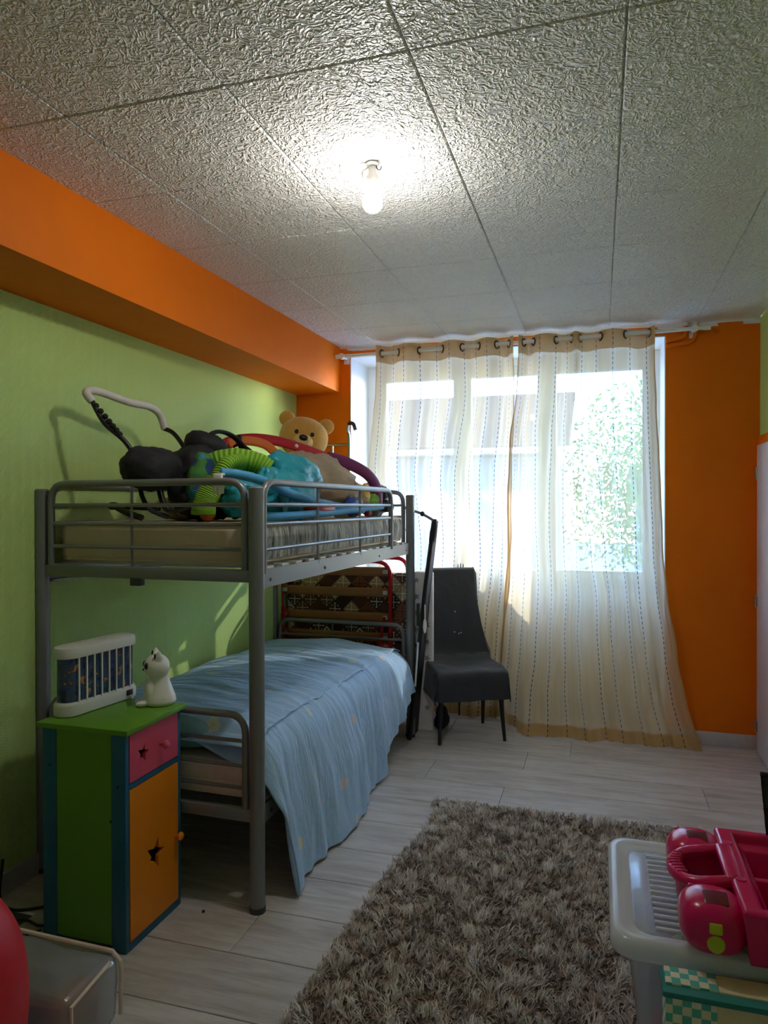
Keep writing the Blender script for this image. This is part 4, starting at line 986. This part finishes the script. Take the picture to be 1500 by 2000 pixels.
hang = thing('striped_soft_toy', 'small orange striped soft toy tied to the play gym arch', 'soft toy', (-1.69, 3.10, 1.63))
part(hang, 'body', lump((-1.685, 3.105, 1.66), (.045, .04, .05), .1, 5, 2, 2), M['orange_cloth'], True)
for k in range(3): part(hang, 'stripe', tube([(-1.725+.01*k, 3.075, 1.64+.02*k), (-1.69, 3.062, 1.645+.02*k), (-1.65, 3.072, 1.64+.02*k)], .004, 6), M['black'], True)
part(hang, 'head', lump((-1.73, 3.10, 1.675), (.03, .03, .026), .08, 5, 3, 2), M['purple'], True)
part(hang, 'snout', lump((-1.635, 3.075, 1.67), (.022, .02, .02), .05, 5, 3, 2), M['fur_light'], True)
# quilted play mat, rolled and heaped
def play_mat():
    t = thing('play_mat', 'green corduroy and teal satin quilted play mat heaped on the front of the upper bunk', 'play mat', (-1.35, 2.75, ZM))
    P = lambda n, vf, m, **k: part(t, n, vf, M[m], True, **k)
    def roll(pts, r, mat, name, flat=.62, seed=1, **k):
        pts = smooth_path(pts, 12); n = len(pts); R = [r*(1+.10*noise.noise(Vector((i*.13, seed, 0)))) for i in range(n)]
        vf = tube(pts, R, 28, flat=flat, up=(0, 0, 1)); uv = [(i/n, s/28) for i in range(n) for s in range(28)]
        P(name, vf, mat, uvs=uv, **k)
    roll([(-1.56, 2.62, 1.44), (-1.57, 2.62, 1.53), (-1.54, 2.63, 1.60), (-1.46, 2.66, 1.625), (-1.38, 2.70, 1.61), (-1.335, 2.725, 1.58)], .064, 'corduroy', 'green_roll', .75, 1, label='green corduroy roll')
    roll([(-1.46, 2.50, 1.44), (-1.45, 2.51, 1.53), (-1.43, 2.54, 1.595), (-1.40, 2.60, 1.61)], .055, 'corduroy', 'green_fold', .6, 2, label='green corduroy fold')
    roll([(-1.46, 2.42, 1.40), (-1.455, 2.43, 1.46), (-1.42, 2.46, 1.535)], .06, 'corduroy', 'green_flap', .5, 5)
    P('printed_flap', lump((-1.54, 2.53, 1.53), (.05, .10, .12), .12, 6, 4, 2.4, rot=(0, .2, .4)), 'printed', label='printed blue and orange side')
    P('teal_fold', lump((-1.36, 2.55, 1.475), (.09, .13, .085), .22, 8, 7, 2.2, (44, 28), (.2, 0, .5)), 'teal_cloth')
    P('teal_fold', lump((-1.30, 2.80, 1.49), (.085, .26, .115), .2, 8, 9, 2.3, (48, 30), (.12, 0, -.05)), 'teal_cloth')
    P('teal_peak', lump((-1.31, 2.93, 1.575), (.085, .19, .085), .2, 8, 12, 2.2, (44, 28), (-.2, .2, -.2)), 'teal_cloth')
    P('green_edge', tube(smooth_path([(-1.38, 2.80, 1.60), (-1.36, 2.90, 1.635), (-1.33, 3.02, 1.645), (-1.30, 3.12, 1.625)], 8), .018, 10), 'corduroy')
    for k, (y, l) in enumerate(((2.66, .10), (2.82, .13), (2.97, .12))):
        V = []; ctr = Vector((-1.232, y, 1.50))
        P('teal_point', grid(lambda u, v: (-1.226-.012*math.sin(PI*u)*(1-v)+.006*noise.noise(Vector((u*4, v*4, k))), y+(u-.5)*.15*(1-v*.94), 1.50-l*v-.01*math.sin(u*9)), 14, 12), 'teal_cloth')
    P('orange_patch', lump((-1.47, 2.47, 1.405), (.035, .02, .03), .05, 4, 3, 2), 'orange_cloth')
play_mat()
mt = bpy.data.objects
def blue_tubes():
    t = thing('blue_padded_edging', 'sky blue padded edging strips with a white buckle hanging over the front rail', 'padded edging', (-1.25, 2.7, ZM))
    P = lambda n, vf, m, **k: part(t, n, vf, M[m], True, **k)
    P('padded_strip', tube(smooth_path([(-1.318, 2.305, 1.555), (-1.26, 2.36, 1.547), (-1.215, 2.46, 1.525), (-1.205, 2.65, 1.487), (-1.195, 2.90, 1.455), (-1.185, 3.2, 1.43), (-1.18, 3.5, 1.41)], 8), .018, 12), 'blue_cloth')
    P('padded_strip', tube(smooth_path([(-1.23, 2.40, 1.395), (-1.20, 2.60, 1.393), (-1.19, 3.0, 1.402), (-1.18, 3.3, 1.412), (-1.17, 3.62, 1.425), (-1.165, 3.80, 1.43)], 8), .0175, 12), 'blue_cloth')
    P('buckle', cat(box(-1.328, -1.294, 2.268, 2.282, 1.512, 1.548, .003), box(-1.333, -1.322, 2.27, 2.28, 1.478, 1.53, .003), box(-1.300, -1.289, 2.27, 2.28, 1.478, 1.53, .003), box(-1.3165, -1.3055, 2.27, 2.28, 1.472, 1.52, .003)), 'white_plastic', label='white side-release buckle')
    P('strap', box(-1.326, -1.296, 2.272, 2.300, 1.543, 1.552, .002), 'white_plastic')
blue_tubes()
solo('gauze_bag', cat(lump((-1.43, 3.33, 1.56), (.20, .34, .145), .22, 8, 31, 2.1, (56, 34), (0, .15, -.25)), lump((-1.30, 3.55, 1.475), (.11, .22, .10), .2, 8, 35, 2.2, (40, 26))), M['gauze'], 'bulging beige gauze bag under the arches on the upper bunk', 'bag', True)
solo('grey_cloth', lump((-1.28, 4.0, 1.47), (.09, .10, .10), .2, 7, 41, 2.2), M['star_grey'], 'crumpled grey cloth behind the purple arch', 'cloth', True)
g2 = thing('green_soft_toy', 'small navy and green soft toy near the end of the bunk guard rail', 'soft toy', (-1.22, 3.9, ZM))
part(g2, 'body', lump((-1.225, 3.82, 1.455), (.04, .09, .05), .15, 6, 2, 2.2), M['corduroy'], True, uvs=[(0, 0)]*(36*23))
part(g2, 'head', lump((-1.21, 3.93, 1.50), (.045, .05, .03), .12, 6, 4, 2.2), M['navy'], True); part(g2, 'tail', lump((-1.20, 4.0, 1.435), (.035, .10, .035), .2, 6, 5, 2.2), M['black_cloth'], True)
solo('yellow_soft_toy', lump((-1.20, 3.62, 1.50), (.022, .045, .055), .1, 5, 3, 2.2), M['yellow'], 'small yellow soft toy behind the guard rail', 'soft toy', True)
b2 = thing('blue_pouch', 'royal blue pouch with a yellow strap behind the guard rail', 'pouch', (-1.205, 3.42, ZM))
part(b2, 'pouch', lump((-1.205, 3.44, 1.43), (.03, .10, .05), .2, 7, 6, 2.4), M['royal'], True); part(b2, 'strap', tube(smooth_path([(-1.185, 3.47, 1.485), (-1.17, 3.475, 1.44), (-1.175, 3.45, 1.385)], 5), .012, 8, flat=.4), M['yellow'], True)
solo('red_disc', lump((-1.25, 3.02, 1.425), (.08, .16, .03), .02, 4, 3, 2.6), M['red_metal'], 'flat red plastic toy lying between the blue padded strips', 'toy', True)
solo('red_knob_toy', lump((-1.185, 3.62, 1.40), (.018, .03, .024), .05, 4, 3, 2), M['crimson'], 'tiny dark red soft toy beside the blue pouch', 'soft toy', True)

# ------------------------------------------------------------------ RUG
def rug():
    edge = [(1.40, -.845), (1.75, -.83), (2.35, -.81), (2.75, -.77), (3.10, -.72), (3.25, -.74), (3.37, -.768)]
    xl = lambda y: float(np.interp(y, [e[0] for e in edge], [e[1] for e in edge]))
    y0, y1, xr = 1.40, 3.36, .43
    t = thing('shaggy_rug', 'brown beige shaggy rug on the laminate floor', 'rug', (-.2, 2.4, 0))
    poly = [(xl(y)+.01, y) for y in np.linspace(y0, y1, 14)]+[(xr, y1-.05), (xr, y0)]
    part(t, 'backing', prism(poly, .001, .010), M['rug_back'], False)
    cell = .0165; P = []
    for yy in np.arange(y0, y1, cell):
        for xx in np.arange(xl(yy), xr, cell): P.append((xx, yy))
    P = np.array(P)+rng.uniform(-.008, .008, (len(P), 2)); n = len(P)
    clump = np.array([noise.noise(Vector((p[0]*20, p[1]*20, 0))) for p in P]); cl2 = np.array([noise.noise(Vector((p[0]*5, p[1]*5, 4))) for p in P])
    ang = np.array([noise.noise(Vector((p[0]*11, p[1]*11, 8)))*7 for p in P])+rng.normal(0, .7, n)
    K = 9; seg = 3
    bx = np.repeat(P, K, 0)+rng.normal(0, .0038, (n*K, 2)); a = np.repeat(ang, K)+rng.normal(0, .75, n*K)
    hgt = np.clip(np.repeat(.026+.024*clump, K)+rng.normal(0, .004, n*K), .008, .052); lean = np.abs(np.repeat(.015+.010*cl2, K)+rng.normal(0, .007, n*K))
    wd = rng.uniform(.0012, .0024, n*K); N = n*K
    V = np.zeros((N, seg*2+1, 3)); T = np.zeros((N, seg*2+1)); pa = a+PI/2+rng.normal(0, .5, N)
    tone0 = np.clip(  .45+.75*np.repeat(clump, K)+rng.normal(0, .17, N), 0, 1)
    for s in range(seg+1):
        k = s/seg; r = lean*k**1.5; z = .008+hgt*(k-.22*k*k)
        cx = bx[:, 0]+np.cos(a)*r; cy = bx[:, 1]+np.sin(a)*r
        if s < seg:
            ww = wd*(1-.35*k)
            V[:, 2*s] = np.stack([cx-np.cos(pa)*ww, cy-np.sin(pa)*ww, z], 1); V[:, 2*s+1] = np.stack([cx+np.cos(pa)*ww, cy+np.sin(pa)*ww, z], 1)
            T[:, 2*s] = T[:, 2*s+1] = tone0
        else: V[:, 2*s] = np.stack([cx, cy, z], 1); T[:, 2*s] = tone0
    base = (np.arange(N)*(seg*2+1))[:, None]
    fq = np.concatenate([np.concatenate([base+[2*s, 2*s+1, 2*s+3], base+[2*s, 2*s+3, 2*s+2]], 0) for s in range(seg-1)]+[base+[2*seg-2, 2*seg-1, 2*seg]], 0).astype(np.int32)
    V = V.reshape(-1, 3)-np.array(t.location); me = bpy.data.meshes.new('pile'); m = len(fq)
    me.vertices.add(len(V)); me.vertices.foreach_set('co', V.ravel().astype(np.float32)); me.loops.add(m*3); me.loops.foreach_set('vertex_index', fq.ravel())
    me.polygons.add(m); me.polygons.foreach_set('loop_start', np.arange(0, m*3, 3, dtype=np.int32)); me.polygons.foreach_set('loop_total', np.full(m, 3, dtype=np.int32))
    at = me.attributes.new('tone', 'FLOAT', 'POINT'); at.data.foreach_set('value', T.ravel().astype(np.float32)); me.materials.append(M['rug_pile']); me.update(); me.validate()
    o = obj('pile', me, t); o['kind'] = 'stuff'
rug()

# ------------------------------------------------------------------ RIGHT FOREGROUND
LZ = .42
def storage_box():
    x0, x1, y0, y1 = .030, .80, 1.745, 2.285
    t = thing('storage_box', 'large translucent white plastic storage box with ribbed lid on the rug', 'storage box', ((x0+x1)/2, (y0+y1)/2, .03))
    def rr(ins, z, r=.05):
        c = []
        for cx, cy, a0 in ((x1-ins-r, y1-ins-r, 0), (x0+ins+r, y1-ins-r, 90), (x0+ins+r, y0+ins+r, 180), (x1-ins-r, y0+ins+r, 270)):
            for k in range(7): a = math.radians(a0+k*15); c.append((cx+r*math.cos(a), cy+r*math.sin(a), z))
        return c
    def loft(levels, cap0=True, cap1=True):
        V, F = [], []; n = 28
        for z, ins in levels: V += rr(ins, z)
        for i in range(len(levels)-1):
            for k in range(n): F.append((i*n+k, i*n+(k+1) % n, (i+1)*n+(k+1) % n, (i+1)*n+k))
        if cap0: F.append(tuple(range(n-1, -1, -1)))
        if cap1: F.append(tuple((len(levels)-1)*n+k for k in range(n)))
        return V, F
    part(t, 'body', loft([(.034, .085), (.04, .075), (.20, .055), (.36, .035), (.375, .022), (.385, .022)], True, False), M['box'], 40)
    part(t, 'lid_rim', loft([(.375, .008), (.374, .0), (.384, -.006), (.410, -.004), (.420, .004), (.421, .018), (.416, .028), (.412, .036), (.414, .044), (.408, .052)], False, False), M['box_rim'], 60, label='frosted white lid rim')
    ld = part(t, 'lid', loft([(.4075, .050), (.4065, .050)], True, True), M['lid_clear'], 40)
    part(ld, 'lid_strip', box(x0+.055, x0+.098, y0+.06, y1-.06, .407, .410, .001), M['lid_clear'], root=t)
    for k in range(14):
        y = y0+.085+k*(y1-y0-.17)/13
        part(ld, 'rib', box(x0+.10, x1-.09, y-.0035, y+.0035, .4065, .4135, .0015, 1), M['box_rim'], root=t)
storage_box()
R = random.Random(5)
for i, (x, y, z, rx, ry_, rz_, m, lab) in enumerate(((.30, 1.90, .30, .13, .08, .07, 'corduroy', 'green toy seen through the lid of the storage box'), (.22, 2.14, .26, .09, .07, .06, 'royal', 'blue toy seen through the lid of the storage box'),
        (.26, 1.86, .13, .14, .06, .09, 'cab_pink', 'pink cloth inside the near side of the storage box'), (.50, 1.92, .26, .10, .09, .09, 'orange_cloth', 'orange toy inside the storage box'),
        (.50, 2.12, .22, .12, .09, .12, 'navy', 'dark blue cloth inside the storage box'), (.66, 1.98, .2, .06, .11, .10, 'crimson', 'red toy inside the right end of the storage box'), (.185, 1.98, .14, .06, .14, .09, 'star_grey', 'grey cloth in the left end of the storage box'))):
    vf = lump((x, y, z), (rx, ry_, rz_), .12, 5, i+50, 2.5, (24, 16))
    solo('stored_toy', vf, M[m], lab, 'toy', True, uvs=[(p[0]*4, p[1]*4) for p in vf[0]], group='toys inside the storage box')
def pink_tray():
    Z0 = LZ+.001; t = thing('pink_toy_tray', 'glossy magenta plastic toy tray with ribbed handle lying on the storage box lid', 'toy tray', (.5, 1.95, Z0))
    P = lambda n, vf, m='pink', s=45, **k: part(t, n, vf, M[m], s, **k)
    xa, xb, ya, yb = .300, .86, 1.70, 2.13; zt = Z0+.128
    # tub: outer skin, rim and inner well in one shell
    def q(ix, iy, z): return [(xa+ix, ya+iy, z), (xb-ix, ya+iy, z), (xb-ix, yb-iy, z), (xa+ix, yb-iy, z)]
    lv = [q(.018, .018, Z0), q(.0, .0, zt-.012), q(.0, .0, zt-.004), q(.006, .006, zt), q(.040, .022, zt), q(.046, .026, zt-.006), q(.050, .03, zt-.028), q(.066, .05, zt-.034), q(.085, .07, Z0+.02)]
    V = [p for r in lv for p in r]; F = [(3, 2, 1, 0)]
    for i in range(len(lv)-1):
        for k in range(4): F.append((i*4+k, i*4+(k+1) % 4, (i+1)*4+(k+1) % 4, (i+1)*4+k))
    F.append(tuple(len(V)-4+k for k in range(4)))
    o = P('tub', (V, F), s=30); bv = o.modifiers.new('b', 'BEVEL'); bv.width = .006; bv.segments = 3; bv.limit_method = 'ANGLE'; bv.angle_limit = .4
    P('divider', box(xa+.06, xb-.07, yb-.185, yb-.165, Z0+.02, zt-.045, .006), s=35)
    # rounded corner housings
    for k, y in enumerate((1.775, 2.085)):
        h = P('corner_housing', lump((.247, y, Z0+.062), (.072, .074, .062), 0, 1, 0, 2.7, (36, 24)), s=True)
        part(h, 'pocket', xf(box(-.026, .026, -.022, .022, -.008, .006, .004), (.252, y-.022 if k == 0 else y-.018, Z0+.119), (.28, 0, 0)), M['pink_shaded'], 35, root=t, label='flat square darkened like a shaded pocket')
        part(h, 'rim_clip', box(.200, .214, y+.03, y+.042, Z0+.105, Z0+.118, .003), M['pink'], 35, root=t)
    P('button', xf(lathe([(.019, 0), (.019, .006), (.016, .010), (.002, .012)], 20), (.246, 1.706, Z0+.045), (PI/2-.15, 0, 0)), 'lime', label='round lime button')
    P('lime_window', xf(box(-.014, .014, -.004, .004, -.012, .012, .004), (.246, 1.7035, Z0+.078), (-.2, 0, 0)), 'lime', label='square lime window')
    # carrying handle: frame ring with a ribbed grip
    hx0, hx1, hy0, hy1, hz = .178, .318, 1.855, 2.02, Z0+.098
    pts = rounded([(hx1, hy0, hz+.02), (hx0+.035, hy0, hz), (hx0, hy0+.05, hz-.004), (hx0, hy1-.05, hz-.004), (hx0+.035, hy1, hz), (hx1, hy1, hz+.02)], .05, 6)
    P('handle', tube(pts, .015, 12), s=True)
    P('handle_skirt', grid(lambda u, v: (lambda p: (p.x+.012*v, p.y*(1-.02*v)+.02*v*1.93, p.z-v*.082))(Vector(pts[min(len(pts)-1, int(u*(len(pts)-1)))])), len(pts), 5), s=True)
    for k in range(8):
        y = hy0+.032+k*(hy1-hy0-.064)/7; b = .010*abs(k-3.5)/3.5
        P('grip_rib', tube([(hx0-.013+b*1.6, y, hz-.010), (hx0-.006+b*1.6, y, hz+.011), (hx0+.012+b*1.4, y, hz+.013), (hx0+.018+b*1.2, y, hz-.006)], .0055, 8), s=True)
    P('handle_plate', box(hx1-.03, xa+.03, hy0-.01, hy1+.01, hz+.012, zt+.002, .008, 3), s=35)
    for y in (hy0-.01, hy1+.015): P('screw_boss', lathe([(.012, 0), (.012, .003), (.006, .004)], 16, (xa+.02, y, zt-.001)), s=60)
    # faded stickers on the near side
    for x, z, r_, m in ((.415, .07, .016, 'navy'), (.445, .072, .010, 'orange_cloth'), (.475, .062, .013, 'corduroy'), (.53, .045, .016, 'navy')):
        P('sticker', xf(lathe([(r_, 0), (r_, .0015)], 16), (x, ya+.018*(1-(z/.116))-.001, Z0+z), (PI/2+.15, 0, 0)), m, s=60)
pink_tray()
def black_crate():
    t = thing('plastic_sheet', 'glossy black plastic sheet propped in the pink tray at the right edge', 'plastic sheet', (.55, 2.1, .55))
    def f(u, v):
        x = .405+.012*v+.22*u+.02*(1-v); y = 2.135-.05*u-.06*(1-v)+.006*noise.noise(Vector((u*6, v*9, 2))); return (x+(.05*(1-v) if v < .25 else 0), y, .50+.205*v)
    o = part(t, 'sheet', grid(f, 26, 26), M['black_gloss'], True); md = o.modifiers.new('s', 'SOLIDIFY'); md.thickness = .006
    part(t, 'top_edge', tube([f(0, 1), f(.5, 1), f(1, 1)], .006, 8), M['black'])
    for k in range(5): part(t, 'ridge', tube([Vector(f(.03+.05*k, .05))+Vector((0, -.004, 0)), Vector(f(.0+.035*k, .6))+Vector((0, -.004, 0))], .0028, 6), M['black_gloss'])
black_crate()
def check_bag():
    x0, x1, y0, y1, z1 = .137, .62, 1.645, 1.725, .372
    t = thing('checked_fabric_bin', 'cream fabric bin with teal checked band in front of the storage box', 'fabric bin', (.38, 1.685, .03))
    part(t, 'body', box(x0+.102, x1, y0, y1, .034, z1, .006), M['cream_cloth'])
    part(t, 'checked_band', box(x0, x0+.104, y0-.001, y1, .034, z1, .004), M['check'], label='teal and cream checked band')
    part(t, 'binding', box(x0-.006, x1, y0-.006, y1+.002, z1-.004, z1+.010, .004), M['teal_band'], label='teal binding')
    part(t, 'flap', box(x0+.002, x0+.11, y0+.02, y1, z1+.008, z1+.016, .003), M['check'], label='folded checked flap')
    part(t, 'flap', box(x0+.11, x1, y0+.02, y1, z1+.006, z1+.014, .003), M['cream_cloth'])
check_bag()

# ------------------------------------------------------------------ LEFT FOREGROUND
def clear_bag():
    x0, x1, y0, y1, z1 = -1.95, -1.270, 1.45, 1.672, .196
    t = thing('clear_storage_bag', 'clear vinyl bedding bag with soft sides at the lower left corner', 'bag', (-1.5, 1.4, 0))
    V, F = [], []; nu, nv = 40, 14
    vf = box(x0, x1, y0, y1, .004, z1, .035, 4); bm = bmesh.new(); vs = [bm.verts.new(p) for p in vf[0]]
    for f in vf[1]: bm.faces.new([vs[i] for i in f])
    bmesh.ops.triangulate(bm, faces=bm.faces[:]); bmesh.ops.subdivide_edges(bm, edges=bm.edges[:], cuts=4, use_grid_fill=True)
    for v in bm.verts:
        n = noise.noise(v.co*6)*.014+noise.noise(v.co*15)*.006; v.co.z += n*(1 if v.co.z > .1 else 0)-.03*max(0, min(1, (-1.25-v.co.x)/.4))*0; v.co.y += n*.6; v.co.x += n*.4
    part(t, 'shell', bm2(bm), M['clearbag'], True)
    part(t, 'piping', tube([(x1+.004, y1-.01, .03), (x1+.004, y1-.008, .15), (x1+.002, y1-.01, z1-.02), (x1-.02, y1-.012, z1+.004), (x0, y1-.01, z1+.012)], .006, 8), M['bed_white'], label='white piping')
    part(t, 'piping', tube([(x1+.004, y0+.02, .03), (x1+.004, y0+.02, z1-.02), (x1, y1-.05, z1+.0)], .005, 8), M['bed_white'], label='white piping')
clear_bag()
solo('packed_blanket', lump((-1.65, 1.555, .090), (.25, .080, .072), .06, 5, 71, 3.2, (44, 26)), plain('rust_blanket', (104, 66, 58), .85, bump=.3, bscale=30), 'dark rust blanket packed inside the clear bag', 'blanket', True)
solo('packed_pillowcase', lump((-1.335, 1.555, .090), (.045, .078, .072), .06, 5, 73, 3, (30, 20)), M['wood_slat'], 'tan cloth at the right end inside the clear bag', 'cloth', True)
solo('red_pouf', lump((-1.435, 1.215, .292), (.198, .195, .29), .015, 3, 75, 2.3, (48, 32)), M['red'], 'round red pouf cut off by the left edge of the picture', 'pouf', True)
wl_ = thing('white_plastic_lid', 'white plastic lid lying on the clear bag behind the red pouf', 'lid', (-1.70, 1.60, .20))
part(wl_, 'lid', lathe([(.001, .0), (.085, .0), (.09, .006), (.088, .016), (.08, .020), (.001, .020)], 28, (-1.70, 1.60, .205)), M['white_plastic'])
part(wl_, 'dome', lump((-1.70, 1.60, .222), (.05, .05, .018), 0, 1, 0, 2, (20, 12)), M['blue_cloth'], True, label='pale blue dome')
def cable(name, pts, r, label):
    solo(name, tube(smooth_path(pts, 8), r, 8), M['black'], label, 'cable', True)
cable('power_cable', [(-2.06, 2.05, .16), (-2.055, 2.03, .03), (-2.0, 2.02, .006), (-1.93, 2.04, .006), (-1.84, 2.12, .006), (-1.80, 2.20, .006)], .0055, 'black power cable dropping down the wall and looping over the floor')
cable('power_cable', [(-2.06, 1.80, .006), (-1.98, 1.92, .012), (-1.90, 1.98, .006), (-1.82, 1.97, .006), (-1.74, 2.02, .006)], .0045, 'black cable crossing the floor behind the cabinet nearest the camera')
cable('power_cable', [(-2.05, 1.88, .006), (-1.95, 1.86, .006), (-1.85, 1.89, .006), (-1.80, 1.95, .006)], .0035, 'thin black cable lying flat on the floor left of the cabinet')
solo('floor_crumb', lump((-1.335, 2.205, .006), (.006, .005, .005), .2, 5, 3, 2, (10, 8)), M['black'], 'tiny dark crumb on the floor in front of the cabinet', 'crumb', True)
